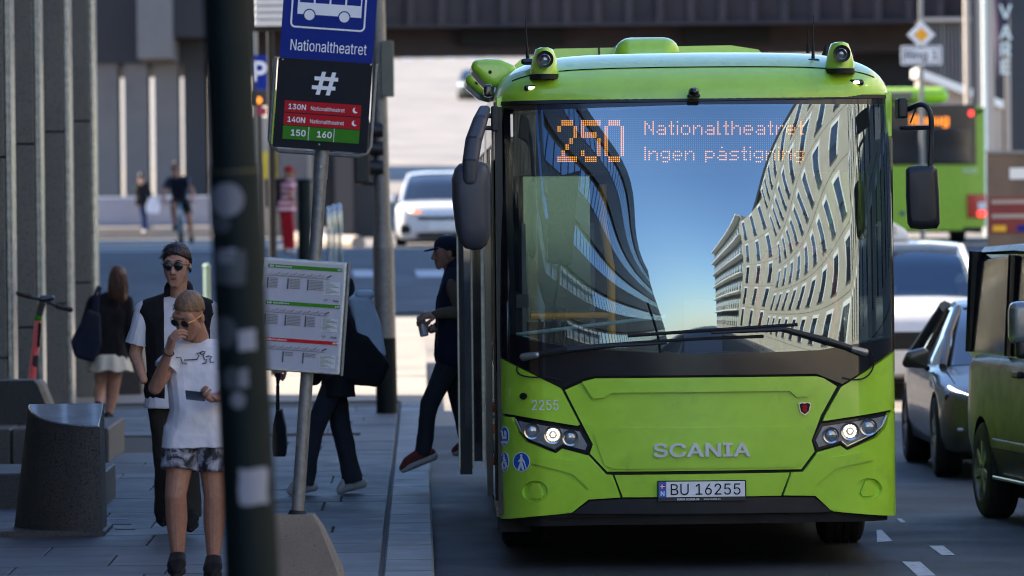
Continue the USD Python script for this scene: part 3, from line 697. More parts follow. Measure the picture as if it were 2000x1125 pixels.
seam = np.array(rows[split]); bobj('roof_seam', tube(seam[4:-4] + [0, -0.002, 0.002], 0.004, 6), m_black)
# lamps and fittings on the cap
def cap_pt(px, py):
    """The point of the roof cap under a photo pixel."""
    best = None
    V = np.array(rows).reshape(-1, 3); d = V - EYE
    for i, v in enumerate(V):
        w = at(px, py, v[1]); e = np.linalg.norm(w - v)
        if best is None or e < best[0]: best = (e, v)
    return best[1]
for px, py in ((1039, 171), (1676, 160)):
    x, _, z = at(px, py, BY + .2); c = cap_pt(px, py); y = c[1] - .012
    mk = bobj('marker_lamp', rbox(x - .048, x + .048, y - .006, y + .05, z - .020, z + .020, .016), m_black_gloss)
    obj('lit_strip', rbox(x - .022, x + .022, y - .010, y + .02, z - .011, z + .011, .008), e_lamp, mk, off=BO)
x, _, z = at(1355, 180, BY + .1)
cm_ = bobj('camera_dome', tm(ell((x, BY + .10, z), (.036, .06, .033))), m_black_gloss); obj('camera_base', rbox(x - .04, x + .04, BY + .06, BY + .2, z - .034, z - .012, .01), m_black_satin, cm_, off=BO)
def beacon(px, py):
    x, _, z = at(px, py, BY + .42); y = BY + .26
    sec = []
    for t, w, h in ((0, .088, .0), (.12, .094, .02), (.35, .086, .07), (.7, .07, .13), (.92, .055, .165), (1, .03, .175)):
        zz = z - .085 + h
        sec.append([(x + w * math.cos(a) * (1 if abs(math.cos(a)) < 2 else 1), y + .16 + (.16 - .05 * t) * math.sin(a), zz) for a in np.linspace(0, 2 * np.pi, 28, endpoint=False)])
    m = loft([[(np.sign(p[0] - x) * abs((p[0] - x)) + x, p[1], p[2]) for p in s] for s in sec])
    b = bobj('beacon_housing', m, m_green, smooth=50)
    obj('base_gasket', loft([[(x + 1.08 * (p[0] - x), y + .16 + 1.05 * (p[1] - y - .16), zz) for p in sec[0]] for zz in (z - .112, z - .080)]), m_black, b, off=BO)
    obj('lens_ring', lathe([(.036, 0), (.052, 0), (.055, .06), (.036, .05)], (x, y + .02, z + .012), 'y', 28), m_black_satin, b, off=BO)
    obj('lens_bezel', lathe([(.036, 0), (.046, 0), (.046, .02), (.036, .02)], (x, y + .014, z + .012), 'y', 28), m_chrome, b, off=BO)
    obj('lens', tm(ell((x, y + .03, z + .012), (.038, .022, .038))), m_lens, b, off=BO)
beacon(1063, 121); beacon(1640, 110)
# roof pods, side fairings, antennas
def pod(x0, x1, y0, y1, z0, z1, r, name, tilt=0.0):
    m = rbox(x0, x1, y0, y1, z0, z1, r, 20); return bobj(name, m, m_green, smooth=40)
d = BY + 3.2
X = lambda px, d: float(at(px, 100, d)[0]); Z = lambda py, d: float(at(1300, py, d)[2])
sec = []
for y in (d, d + 3.0):
    a, b, z0, z1 = X(972, d), X(1498, d), 3.15, Z(93, d)
    sec.append([(a, y, z0), (a + .06, y, z1 - .16), (a + .16, y, z1 - .07), (a + .40, y, z1), (b - .25, y, z1 + .012), (b - .06, y, z1 - .02), (b, y, z1 - .08), (b, y, z0)])
bobj('roof_pod', loft(sec), m_green, smooth=50)
bobj('pod_joint', bx(X(1170, d) - .006, X(1170, d) + .006, d - .012, d + .01, 3.2, Z(91, d)), m_black)
d2 = BY + 2.4
pod(X(1201, d2), X(1329, d2), d2, d2 + 1.2, 3.1, Z(72, d2), 0.11, 'roof_hatch')
for dd, hole, pts in ((1.35, (957, 141), [(934, 130), (948, 128), (974, 129), (995, 138), (972, 158), (958, 156)]), (2.7, (931, 162), [(922, 156), (934, 153), (958, 163), (955, 176), (940, 172)])):
    hc = at(*hole, BY + dd)
    f_ = bobj('roof_fairing', tm(M3.batch_hull([sph(at(a, b, BY + dd) + (0, q, -.3 * q * q), .045 + .02 * q, 18) for a, b in pts for q in (0, .3)]).refine_to_length(.05)), m_green, smooth=60)
    obj('fairing_hole', cyl((hc[0], BY + dd - .046, hc[2]), .012, .01, 'y', 12), m_black, f_, off=BO)
for px, py, top, r in ((1031, 118, 36, .006), (1588, 118, 30, .006)):
    b0, t0 = at(px, py, BY + .6), at(px - (5 if px < 1200 else -1), top, BY + .7)
    a_ = bobj('antenna', tube([b0, b0 + (t0 - b0) * .35, b0 + (t0 - b0) * .42, t0], [.013, .007, .005, .003], 8), m_black)
    obj('antenna_foot', rbox(b0[0] - .045, b0[0] + .045, b0[1] - .06, b0[1] + .06, b0[2] - .03, b0[2] + .012, .02), m_black_gloss, a_, off=BO)
b0, t0 = at(1578, 104, BY + 3), at(1578, 60, BY + 3)
bobj('antenna', tube([b0, b0 + (t0 - b0) * .45, b0 + (t0 - b0) * .46, t0], [.012, .012, .004, .003], 8), m_black)
bobj('small_antenna', tube([at(1612, 112, BY + 2), at(1614, 88, BY + 2)], [.03, .006], 8), m_black)

# sides: right side of the picture is plain, the kerb side has doors
YS = BY + 0.49
def side(x, sgn, doors):
    out = x + sgn * 0.0
    spans = [(YS, 1.9), (YS + 1.9, 0)]
    segs = []
    y = YS
    edges = [YS] + [q for dd in doors for q in dd] + [BY + BL]
    for a, b in zip(edges[0::2], edges[1::2]):
        if b - a < 0.02: continue
        xa, xb = (x, x + 0.05) if sgn < 0 else (x - 0.05, x)
        bobj('side_panel', bx(xa, xb, a, b, 0.30, 1.22, 0.01), m_green)
        bobj('side_window_band', bx(xa + .008, xb - .008, a, b, 1.23, 2.72), g_side)
        for y in np.arange(a, b, 1.45):
            bobj('window_pillar', bx(xa + .002, xb + .002, y, y + .08, 1.22, 2.73), m_black_gloss)
        bobj('side_top_panel', bx(xa, xb, a, b, 2.73, 3.02, 0.01), m_green)
    for a, b in doors:
        xa, xb = (x, x + 0.05) if sgn < 0 else (x - 0.05, x)
        bobj('door_header', bx(xa, xb, a, b, 2.62, 3.02), m_black_gloss)
side(BXC - 1.275, -1, [(YS + .02, YS + 1.30), (BY + 5.6, BY + 6.9)])
side(BXC + 1.275, 1, [])
xl = BXC - 1.275
bobj('corner_pillar', bx(xl - .006, xl + .04, YS - .10, YS - .02, .34, 2.95), m_black_satin)
bobj('door_pillar', bx(xl - .01, xl + .06, YS + 1.30, YS + 1.42, .32, 2.95), m_black_gloss)
bobj('door_step', bx(xl - .02, xl + .25, YS - .02, YS + 1.25, .32, .36), mat('worn_step_edge', S(140, 122, 92), 0.7, var=0.3, scale=12))
bobj('step_riser', bx(xl, xl + .2, YS, YS + 1.25, .22, .31), m_under)
# open front door leaf (folded against the pillar) and open middle door leaf swung out over the kerb
dl = bobj('door_leaf', [bx(xl - .07, xl - .03, YS + .72, YS + 1.28, .42, 2.6)], m_black_gloss)
obj('door_glass', bx(xl - .074, xl - .072, YS + .78, YS + 1.22, .6, 2.5), g_side, dl, off=BO)
obj('door_handrail', tube([(xl + .02, YS + .70, .9), (xl + .02, YS + .70, 2.3)], .016, 8), m_yellow, dl, off=BO)
ym = BY + 5.62; q0, q1 = at(901, 600, ym), at(914, 600, ym)
dm = bobj('door_leaf', bx(q0[0] - .02, q1[0] + .02, ym - .03, ym + .62, .36, 2.62), m_black_satin, label='open middle door leaf swung out over the kerb')
obj('door_edge', bx(q0[0] - .028, q0[0] - .018, ym - .035, ym + .6, .40, 2.6), m_alu, dm, off=BO)
obj('door_glass', bx(q0[0] + .02, q1[0] + .02, ym - .034, ym - .031, .7, 2.5), g_dark, dm, off=BO)
obj('door_pane', bx(q1[0] + .025, xl - .01, ym + .10, ym + .13, .45, 2.6), m_glass_dk, dm, off=BO)
obj('pane_edge', [bx(xl - .05, xl - .03, ym + .09, ym + .14, .4, 2.62), bx(q1[0] + .02, q1[0] + .035, ym + .09, ym + .14, .4, 2.62)], m_alu, dm, off=BO, kind='stuff')
bobj('rub_strip', bx(xl - .012, xl, YS + 1.45, BY + 5.5, .62, .68), m_black)
for z, dy in ((.98, 1.6), (.78, 3.0), (.62, 1.7), (.9, 4.4)):
    bobj('side_marker', rbox(xl - .035, xl + .01, YS + dy, YS + dy + .10, z - .045, z + .03, .015), m_orange)
bobj('grab_bar', tube([(xl - .01, YS + 1.5, .9), (xl - .05, YS + 1.5, .95), (xl - .05, YS + 1.5, 1.35), (xl - .01, YS + 1.5, 1.4)], .012, 8), m_chrome)
# underside, wheels
bobj('chassis', bx(BXC - 1.1, BXC + 1.1, BY + .6, BY + BL - .1, .29, .34), m_black)
def wheel(name, c, R, w, parent, off, rim=m_steel, dish=0.0, spokes=0, sgn=-1, tyre=None):
    """Tyre with shoulders and grooves, a rim and spokes; axle along x, outside towards sgn."""
    pr = [(R * .62, -w / 2), (R * .9, -w / 2), (R * .97, -w * .44), (R, -w * .36)]
    for g in (-.2, 0, .2):
        pr += [(R, w * (g - .035)), (R * .975, w * (g - .03)), (R * .975, w * (g + .03)), (R, w * (g + .035))]
    pr += [(R, w * .36), (R * .97, w * .44), (R * .9, w / 2), (R * .62, w / 2)]
    t = obj(name, lathe(pr, c, 'x', 40), tyre or m_black, parent, off=off)
    cx = c[0] + sgn * w * .42
    r = obj('rim', lathe([(0.001, 0), (R * .12, .0), (R * .2, -.02), (R * .56, -.035), (R * .64, 0.0), (R * .66, .02)] if sgn > 0 else [(R * .66, -.02), (R * .64, 0.0), (R * .56, .035), (R * .2, .02), (R * .12, .0), (0.001, 0)], (cx, c[1], c[2]), 'x', 32), rim, t, off=off)
    for k in range(spokes):
        a = 2 * np.pi * k / spokes
        s = bx(-.012, .012, -.028, .028, R * .1, R * .63, .006); s.apply_transform(trimesh.transformations.rotation_matrix(a, [1, 0, 0])); s.apply_translation((cx, c[1], c[2])); obj('spoke', s, rim, t, off=off)
    return t
for yw in (BY + 2.75, BY + 8.9):
    for sx in (-1, 1):
        wheel('wheel', (BXC + sx * 1.08, yw, .48), .48, .30, bus, BO, m_galv, sgn=sx)
# mirrors
mh = []
q = lambda px, py, d=BY - .12: at(px, py, d)
yy = BY - .1
body = loft([[tuple(q(px, py, yy + dy)) for px, py in ((893, 322), (915, 316), (948, 318), (957, 345), (957, 460), (948, 482), (930, 489), (905, 483), (891, 455), (882, 370))] for dy in (-.03, .10)])
body = loft([[tuple(q(921 + (px - 921) * k, 402 + (py - 402) * k, yy + dy)) for px, py in ((888, 330), (897, 320), (915, 315), (940, 316), (953, 324), (958, 345), (958, 455), (951, 478), (940, 487), (925, 489), (908, 485), (896, 470), (890, 450), (883, 390), (882, 350))] for dy, k in ((-.09, .55), (-.075, .80), (-.045, .94), (.0, 1.0), (.08, .98))])
ml = bobj('wing_mirror', body, m_grey_plastic, smooth=50)
obj('mirror_glass', plate(Polygon([tuple(q(921 + (a - 921) * .9, 402 + (b - 402) * .92, yy + .1)[[0, 2]]) for a, b in ((888, 330), (940, 320), (956, 345), (956, 455), (925, 486), (896, 470), (883, 390))]), yy + .082, .006), m_chrome, ml, off=BO)
arm = [q(946, 214, BY + .12), q(938, 235, BY + .02), q(925, 275, BY - .10), q(919, 315, BY - .17), q(918, 352, BY - .17)]
obj('mirror_arm', [tm(x) for x in [M3.batch_hull([sph(p + [s, 0, 0], r) for p, r in ((arm[i], rr[i]), (arm[i + 1], rr[i + 1])) for s in (-.012, .012)]) for rr in [[.026, .036, .042, .04, .034]] for i in range(4)]], m_grey_plastic, ml, off=BO, smooth=50)
bobj('mirror_bracket', [tube([q(946, 226, BY + .12), q(966, 226, BY + .22)], .016, 8), tube([q(944, 250, BY + .1), q(966, 250, BY + .22)], .014, 8), rbox(q(958, 0)[0], q(972, 0)[0], BY + .16, BY + .3, q(0, 265)[2], q(0, 215)[2], .01)], m_black_satin)
bobj('side_camera', rbox(*[v for a in ((q(945, 0)[0], q(962, 0)[0]), (BY + .3, BY + .5), (q(0, 196)[2], q(0, 172)[2])) for v in a], .015), m_black_gloss)
mr = bobj('wing_mirror', loft([[tuple(q(1802 + (px - 1802) * k, 385 + (py - 385) * k, yy + dy)) for px, py in ((1769, 332), (1775, 325), (1795, 322), (1822, 323), (1831, 330), (1834, 380), (1836, 436), (1830, 446), (1800, 448), (1778, 446), (1772, 436), (1769, 380))] for dy, k in ((-.07, .72), (-.06, .90), (-.03, .99), (.02, 1.0), (.09, .97))]), m_black_satin, smooth=50)
obj('mirror_arm', tube([q(1758, 213, BY + .2), q(1785, 208, BY + .05), q(1806, 206, BY - .05), q(1816, 218, BY - .1), q(1819, 250, BY - .1), q(1818, 300, BY - .1), q(1816, 328, BY - .1)], .017, 10, smooth_path=40), m_black_satin, mr, off=BO)
obj('mirror_brace', [tube([q(1760, 250, BY + .2), q(1817, 249, BY - .09)], .015, 8), rbox(q(1756, 0)[0], q(1776, 0)[0], BY + .05, BY + .3, q(0, 248)[2], q(0, 208)[2], .015), tube([q(1790, 208, BY), q(1778, 240, BY)], .006, 6)], m_black_satin, mr, off=BO)

# destination sign behind the glass
FONT = {'N': '10001 11001 10101 10101 10011 10001 10001', 'a': '00000 00000 01110 00001 01111 10001 01111', 't': '010 010 111 010 010 010 011', 'i': '1 0 1 1 1 1 1', 'o': '00000 00000 01110 10001 10001 10001 01110',
        'n': '00000 00000 10110 11001 10001 10001 10001', 'l': '10 10 10 10 10 10 11', 'h': '10000 10000 10110 11001 10001 10001 10001', 'e': '00000 00000 01110 10001 11111 10000 01110', 'r': '0000 0000 1011 1100 1000 1000 1000',
        'I': '1 1 1 1 1 1 1', 'g': '00000 00000 01111 10001 10001 01111 00001 01110', 'p': '00000 00000 11110 10001 10001 11110 10000 10000', 's': '00000 00000 01111 10000 01110 00001 11110', 'å': '00100 00000 01110 00001 01111 10001 01111', ' ': '000 000 000 000 000 000 000'}
dots = []
def dot_line(s, px, py, pitch):
    x = 0
    for ch in s:
        rows_ = FONT[ch].split()
        for j, rr in enumerate(rows_):
            for i, b in enumerate(rr):
                if b == '1': dots.append((px + (x + i) * pitch, py + j * pitch))
        x += len(rows_[0]) + 1
dot_line('Nationaltheatret', 1260, 238, 3.95); dot_line('Ingen påstigning', 1260, 288, 3.95)
BIG = {'2': '01110 10001 00001 00010 00100 01000 11111', '5': '11111 10000 11110 00001 00001 10001 01110', '0': '01110 10001 10001 10001 10001 10001 01110'}
for k, ch in enumerate('250'):
    for j, rr in enumerate(BIG[ch].split()):
        for i, b in enumerate(rr):
            if b == '1':
                for a in range(2):
                    for c in range(3): dots.append((1090 + k * 46 + (2 * i + a) * 3.95, 236 + (3 * j + c) * 3.95))
YD = BY + 0.34
sx0, sz0 = at(1072, 336, YD)[[0, 2]]; sx1, sz1 = at(1606, 218, YD)[[0, 2]]
bobj('sign_housing', bx(BXC - 1.16, BXC + 1.16, YD + .09, YD + .35, sz0 - .02, 3.0), m_black_satin)  # made wider than the sign to block the daylight above it
ds = bobj('destination_sign', bx(sx0, sx1, YD + .006, YD + .08, sz0, sz1), mat('sign_matrix', S(14, 14, 16), 0.5), label='black dot matrix sign lit in orange')
oc = [(math.cos(a), math.sin(a)) for a in np.linspace(0, 2 * np.pi, 6, endpoint=False)]
vs, fs = [], []
for px, py in dots:
    p = at(px, py, YD); b = len(vs)
    vs += [(p[0] + .0047 * c, YD, p[2] + .0047 * s) for c, s in oc]; fs += [(b, b + k, b + k + 1) for k in range(1, 5)]
lit = {(round(px), round(py)) for px, py in dots}
uv_, uf_ = [], []
for j in range(25):
    for i in range(126):
        px, py = 1090 + 3.95 * i, 232 + 3.55 * j
        p = at(px, py, YD + .001); b = len(uv_)
        uv_ += [(p[0] + .0030 * c, YD + .001, p[2] + .0030 * s) for c, s in ((1, 0), (0, 1), (-1, 0), (0, -1))]; uf_ += [(b, b + 2, b + 1), (b, b + 3, b + 2)]
obj('unlit_dots', trimesh.Trimesh(np.array(uv_), np.array(uf_), process=False), mat('unlit_diode', S(120, 118, 112), 0.4), ds, off=BO, smooth=False, kind='stuff')
obj('lit_dots', trimesh.Trimesh(np.array(vs), np.array(fs)[:, ::-1], process=False), e_led, ds, off=BO, smooth=False, kind='stuff')
# cabin
m_ceil = mat('cabin_ceiling', S(190, 192, 190), 0.6)
m_cab = mat('cabin_grey', S(120, 124, 126), 0.6, var=0.1)
m_cabd = mat('cabin_dark', S(46, 47, 52), 0.6, var=0.1)
bobj('dashboard', rbox(BXC - 1.12, BXC + 1.12, BY + .28, BY + .75, 1.05, 1.36, .05), m_cabd)
bobj('floor', bx(BXC - 1.2, BXC + 1.2, BY + .3, BY + 11.8, .34, .38), m_cab)
bobj('ceiling', bx(BXC - 1.2, BXC + 1.2, BY + .5, BY + 11.8, 2.72, 2.76), m_ceil)
bobj('rear_wall', bx(BXC - 1.22, BXC + 1.22, BY + 11.8, BY + BL, .3, 1.5), m_cabd)
bobj('rear_window', bx(BXC - 1.22, BXC + 1.22, BY + 11.85, BY + 11.95, 1.5, 2.76), g_dark)
bobj('added_bulkhead', bx(BXC - 1.0, BXC + 1.22, BY + 8.0, BY + 8.05, .4, 2.71), m_cabd)  # added partition, keeps bright daylight at the rear out of the windscreen view
st = bobj('driver_seat', rbox(BXC + .40, BXC + .95, BY + .95, BY + 1.12, 1.0, 2.02, .07), m_cabd)
obj('red_piping', tube([(BXC + .40, BY + .93, 1.1), (BXC + .42, BY + .93, 1.75), (BXC + .52, BY + .93, 2.0), (BXC + .82, BY + .93, 2.0), (BXC + .93, BY + .93, 1.75), (BXC + .95, BY + .93, 1.1)], .02, 8, smooth_path=40), m_red_lens, st, off=BO)
sw = trimesh.creation.torus(.22, .016, 32, 8); sw.apply_transform(trimesh.transformations.rotation_matrix(-1.0, [1, 0, 0])); sw.apply_translation((BXC + .66, BY + .85, 1.42)); bobj('steering_wheel', sw, m_black)
xa = at(1187, 500, BY + .8)[0]
bobj('yellow_pole', [tube([(xa - .03, BY + .8, 2.45), (xa - .03, BY + .8, 2.2), (xa + .02, BY + .8, 1.9), (xa + .02, BY + .8, .4)], .028, 10), tube([(xa - .50, BY + .8, 1.60), (xa + .02, BY + .8, 1.60)], .022, 8)], m_yellow)
for y in np.arange(BY + 3.2, BY + 11, 1.1):
    for x in (-1.0, -.55, .5, .95):
        bobj('passenger_seat', rbox(BXC + x - .2, BXC + x + .2, y, y + .09, .8, 1.62, .04), m_cabd)
bobj('ticket_machine', bx(*[v for a in ((at(1331, 0, BY + .45)[0], at(1404, 0, BY + .45)[0]), (BY + .45, BY + .5), (1.3, at(0, 600, BY + .45)[2])) for v in a]), mat('machine_blue_grey', S(84, 92, 120), 0.5))
bobj('route_card', bx(*[v for a in ((at(1003, 0, BY + .4)[0], at(1028, 0, BY + .4)[0]), (BY + .42, BY + .44), (at(0, 612, BY + .4)[2], at(0, 586, BY + .4)[2])) for v in a]), m_grey_plastic)
yq = BY + 1.0
dq = lambda px, py: at(px, py, yq)
pd = bobj('inner_door_pane', bx(dq(1018, 0)[0], dq(1148, 0)[0], yq, yq + .012, dq(0, 640)[2], dq(0, 355)[2]), pane('green_reflection_glass', (0.55, 0.68, 0.62), 0.13, 0.06, gtint=(.7, .9, .8)))  # green tint stands in for trees mirrored in the pane
for x in (1014, 1148): obj('pane_frame', bx(dq(x, 0)[0], dq(x + 8, 0)[0], yq - .01, yq + .03, .4, 2.2), m_cab, pd, off=BO)
obj('pane_top', bx(dq(1014, 0)[0], dq(1156, 0)[0], yq - .01, yq + .03, dq(0, 355)[2], dq(0, 350)[2]), m_cab, pd, off=BO)
bobj('dashboard_edge', tube([at(1004, 654, BY + .42), at(1150, 636, BY + .32), at(1300, 618, BY + .25)], .012, 8), mat('pale_teal_trim', S(150, 190, 185), 0.3, coat=.5))
# wipers
def wp(px, py, off=.05):
    x, z = bp(px, py); y, n = front(x, z); return np.array([x, float(y), z]) + n * off
def wiper(pts, blade, r0, r1, stem):
    w = bobj('wiper_arm', [tm(hull((wp(*pts[i]), a), (wp(*pts[i + 1]), b), seg=10)) for i, (a, b) in enumerate(zip(r0[:-1], r0[1:]))], m_black_satin)
    obj('wiper_blade', tube([wp(*b, .025) for b in blade], r1, 8), m_black, w, off=BO)
    obj('wiper_pivot', tm(hull((wp(*pts[0]), .026), (wp(pts[0][0] * .72 + pts[1][0] * .28, pts[0][1] * .72 + pts[1][1] * .28), .021), seg=12)), m_steel, w, off=BO)
wiper([(1031, 697), (1110, 683), (1190, 676), (1300, 670)], [(1148, 676), (1260, 668), (1380, 661), (1490, 657)], [.018, .022, .013, .008], .010, None)
wiper([(1682, 688), (1610, 665), (1530, 643), (1390, 650)], [(1226, 656), (1340, 648), (1450, 641), (1556, 634)], [.018, .023, .016, .008], .011, None)
bobj('washer_hose', tube([wp(1016, 712, .02), wp(1014, 725, .02), wp(1030, 735, .02), wp(1070, 737, .015), wp(1098, 745, .01)], .005, 6, smooth_path=30), m_black)
bobj('washer_hose', tube([wp(1695, 688, .03), wp(1703, 710, .02), wp(1690, 735, .02), wp(1660, 741, .015), wp(1645, 738, .01)], .005, 6, smooth_path=30), m_black)
# ------------------------------------------------------------------ people
m_skin = mat('skin_light', S(178, 134, 114), 0.55, var=0.16, scale=38, spec=0.35, bump=0.0008, bscale=160)
m_skin2 = mat('skin_tan', S(160, 116, 96), 0.55, var=0.16, scale=38, spec=0.35, bump=0.0008, bscale=160)
m_lips = mat('lips', S(140, 78, 70), 0.45)
m_hair_br = mat('dark_brown_hair', S(44, 32, 28), 0.45, var=0.4, scale=60, bump=0.003, bscale=120)
m_hair_li = mat('light_brown_hair', S(112, 84, 60), 0.5, var=0.35, scale=70, bump=0.003, bscale=130)
m_hair_red = mat('auburn_hair', S(72, 40, 26), 0.4, var=0.4, scale=40, bump=0.004, bscale=90)
m_hair_bk = mat('black_hair', S(22, 19, 20), 0.45, var=0.3, scale=60)
def cloth(name, col, var=0.1, bump=0.0015, bscale=70, rough=0.9, **kw): return mat(name, col, rough, var=var, scale=5, bump=bump, bscale=bscale, sheen=0.04, spec=0.25, **kw)
m_tee = cloth('white_cotton', S(205, 205, 214)); m_blk = cloth('black_cloth', S(20, 20, 23)); m_navyc = cloth('navy_cloth', S(27, 32, 50))
m_olive = cloth('dark_olive_cloth', S(42, 40, 36)); m_tan = cloth('olive_knit', S(92, 82, 68)); m_cream = cloth('cream_skirt', S(205, 198, 180))
m_slate = cloth('slate_trousers', S(42, 44, 52)); m_grey_pack = cloth('grey_blue_nylon', S(168, 178, 190), rough=0.6); m_redc = cloth('red_cloth', S(150, 22, 36))
m_shoe_w = mat('pale_shoe', S(190, 188, 184), 0.6); m_shoe_r = cloth('rust_shoe', S(112, 56, 48)); m_sole = mat('rubber_sole', S(170, 168, 165), 0.7, var=0.1)
m_shades = mat('dark_lens', S(14, 15, 17), 0.08, coat=1.0); m_gold = mat('gold_wire', S(190, 160, 100), 0.3, metal=1.0)
def camo():
    return usdkit.material(stage, '/World/Looks/tie_dye_shorts', {'g': ('geometry', {}), 'n': ('noise_texture', {'scale': 9.0, 'detail': 4.0, 'roughness': 0.6, 'distortion': 1.2}),
        'r': ('rgb_ramp', {'ramp': [(0.36, S(16, 16, 20)), (0.46, S(52, 52, 60)), (0.53, S(120, 120, 130)), (0.6, S(165, 165, 175)), (0.68, S(60, 60, 68))]}), 'p': ('principled_bsdf', {'roughness': 0.9})},
        [('g.position', 'n.vector'), ('n.fac', 'r.fac'), ('r.color', 'p.base_color')], surface='p.BSDF')
m_camo = camo()
m_stripe = usdkit.material(stage, '/World/Looks/striped_shirt', {'g': ('geometry', {}), 'x': ('separate_xyz', {}), 'm': ('math', {'math_type': 'multiply', 'value2': 9.0}), 'f': ('math', {'math_type': 'fraction'}), 'l': ('math', {'math_type': 'less_than', 'value2': 0.45}),
    'c': ('mix', {'color1': S(215, 190, 195), 'color2': S(165, 40, 70)}), 'p': ('principled_bsdf', {'roughness': 0.9})}, [('g.position', 'x.vector'), ('x.z', 'm.value1'), ('m.value', 'f.value1'), ('f.value', 'l.value1'), ('l.value', 'c.fac'), ('c.color', 'p.base_color')], surface='p.BSDF')

def skin(parts, edge=0.013, it=10):
    m = parts[0] if len(parts) == 1 else M3.batch_boolean(parts, manifold3d.OpType.Add)
    t = tm(m.refine_to_length(edge)); t.merge_vertices()
    trimesh.smoothing.filter_taubin(t, lamb=0.5, nu=0.53, iterations=it)
    return t
def folds(t, amp, f, seed=0):
    n = np.array(t.vertex_normals); v = np.array(t.vertices)
    t.vertices = v + n * (amp * 2 * (meshkit.fbm(v * np.asarray(f, float), 3, seed) - 0.5))[:, None]
    return t
def nrm(v): v = np.asarray(v, float); return v / np.linalg.norm(v)
def frame(c, fwd, up, s=1.0):
    f = nrm(fwd); u = np.asarray(up, float); u = nrm(u - f * (u @ f)); r = np.cross(f, u)
    A = np.eye(4); A[:3, 0], A[:3, 1], A[:3, 2], A[:3, 3] = r * s, f * s, u * s, c
    return A
def moved(m, A): m = m.copy(); m.apply_transform(A); return m

def head_parts():
    H_ = [ell((0, -.012, .035), (.073, .092, .090), 28),
         M3.batch_hull([sph((s * .038, .056, .035), .028) for s in (-1, 1)] + [sph((s * .046, .046, -.02), .026) for s in (-1, 1)] + [sph((s * .045, .010, -.060), .022) for s in (-1, 1)] + [sph((s * .014, .064, -.098), .019) for s in (-1, 1)] + [sph((s * .02, .068, -.055), .022) for s in (-1, 1)]),
         M3.batch_hull([sph((0, .086, .022), .008), sph((0, .108, -.027), .0115)] + [sph((s * .013, .090, -.033), .010) for s in (-1, 1)]),
         hull(((-.030, .076, .040), .013), ((.030, .076, .040), .013)),
         hull(((-.014, .083, -.062), .008), ((.014, .083, -.062), .008)),
         hull(((0, -.022, -.05), .054), ((0, -.034, -.165), .056))]
    for s in (-1, 1):
        H_.append(ell((s * .076, -.012, -.006), (.010, .019, .031), 16))
    return skin(H_, 0.008, 5)
HEAD = head_parts()
def hair_short(seed, off=0.010, n=(0, -.62, .78), amp=0.006, grow=1.0):
    """A cap of hair that thins into the scalp along an uneven hairline."""
    h = tm(ell((0, -.018, .042), (.080 * grow, .099 * grow, .092 * grow), 32).refine_to_length(0.006)); h.merge_vertices()
    v = np.array(h.vertices); c = np.array([0, -.016, .036])
    e = v @ nrm(n) - off + .022 * (meshkit.fbm(v * [55, 55, 30], 3, seed) - .5)
    t = np.clip(e / .016, 0, 1); t = t * t * (3 - 2 * t)
    st = (meshkit.fbm(v * [70, 70, 18], 3, seed + 3) - .5) * 2 * amp
    d_ = (v - c); r = np.linalg.norm(d_, axis=1, keepdims=True)
    top = np.clip((v[:, 2] - .07) / .06, 0, 1) * .010 * grow
    h.vertices = c + d_ / r * (r * (.80 + .20 * t[:, None]) + (t * (st + top))[:, None])
    return h
def strands(name, A, mm, T, O, seed, n=420, off=0.01, nn=(0, -.62, .78), length=.05, sweep=(.25, -.5, .25), width=.0042, grow=1.0, c=(0, -.016, .036), rad=(.080, .099, .100)):
    """Locks of hair as curves over the scalp, combed along sweep (head frame)."""
    r = np.random.default_rng(seed); P_ = []
    while len(P_) < n:
        u = nrm(r.normal(size=3)); p = np.array(c) + u * np.array(rad) * grow
        if p @ nrm(nn) - off < .012 * r.uniform(0, 1): continue
        w = nrm(u * .32 + np.array(sweep) * 1.3 + r.normal(size=3) * .13); L = length * r.uniform(.6, 1.2)
        q = [p - u * .006]
        for k in range(1, 5):
            w = nrm(w - u * .22 * k * .35 - np.array([0, 0, .06 * k])); q.append(q[-1] + w * L / 4)
        P_.append(q)
    P_ = np.array(P_); P_ = (np.c_[P_.reshape(-1, 3), np.ones(n * 5)] @ A.T)[:, :3] - O
    g = UsdGeom.BasisCurves.Define(stage, numbered(path_of(T), name)); g.CreateTypeAttr('linear')
    g.CreateCurveVertexCountsAttr(Vt.IntArray.FromNumpy(np.full(n, 5, np.int32))); g.CreatePointsAttr(Vt.Vec3fArray.FromNumpy(P_.astype(np.float32)))
    g.CreateWidthsAttr(Vt.FloatArray.FromNumpy(np.tile(np.array([1, 1, .9, .7, .25], np.float32) * width, n))); g.SetWidthsInterpolation('vertex')
    UsdShade.MaterialBindingAPI.Apply(g.GetPrim()).Bind(mm); tag(g.GetPrim(), kind='stuff')
def glasses(rim, gold=False):
    lens = [tm(ell((s * .033, .097, .012), (.026, .006, .023), 20)) for s in (-1, 1)]
    fr = [tube([(-.010, .101, .020), (0, .105, .022), (.010, .101, .020)], .0025, 6)] + [tube([(s * .058, .092, .022), (s * .076, .07, .022), (s * .080, -.01, .014)], .0028, 6) for s in (-1, 1)]
    if not gold: fr += [tube([(s * .033 + .027 * math.cos(a), .098, .012 + .024 * math.sin(a)) for a in np.linspace(0, 2 * np.pi, 20)], .003, 6) for s in (-1, 1)]
    return cat(lens), cat(fr)

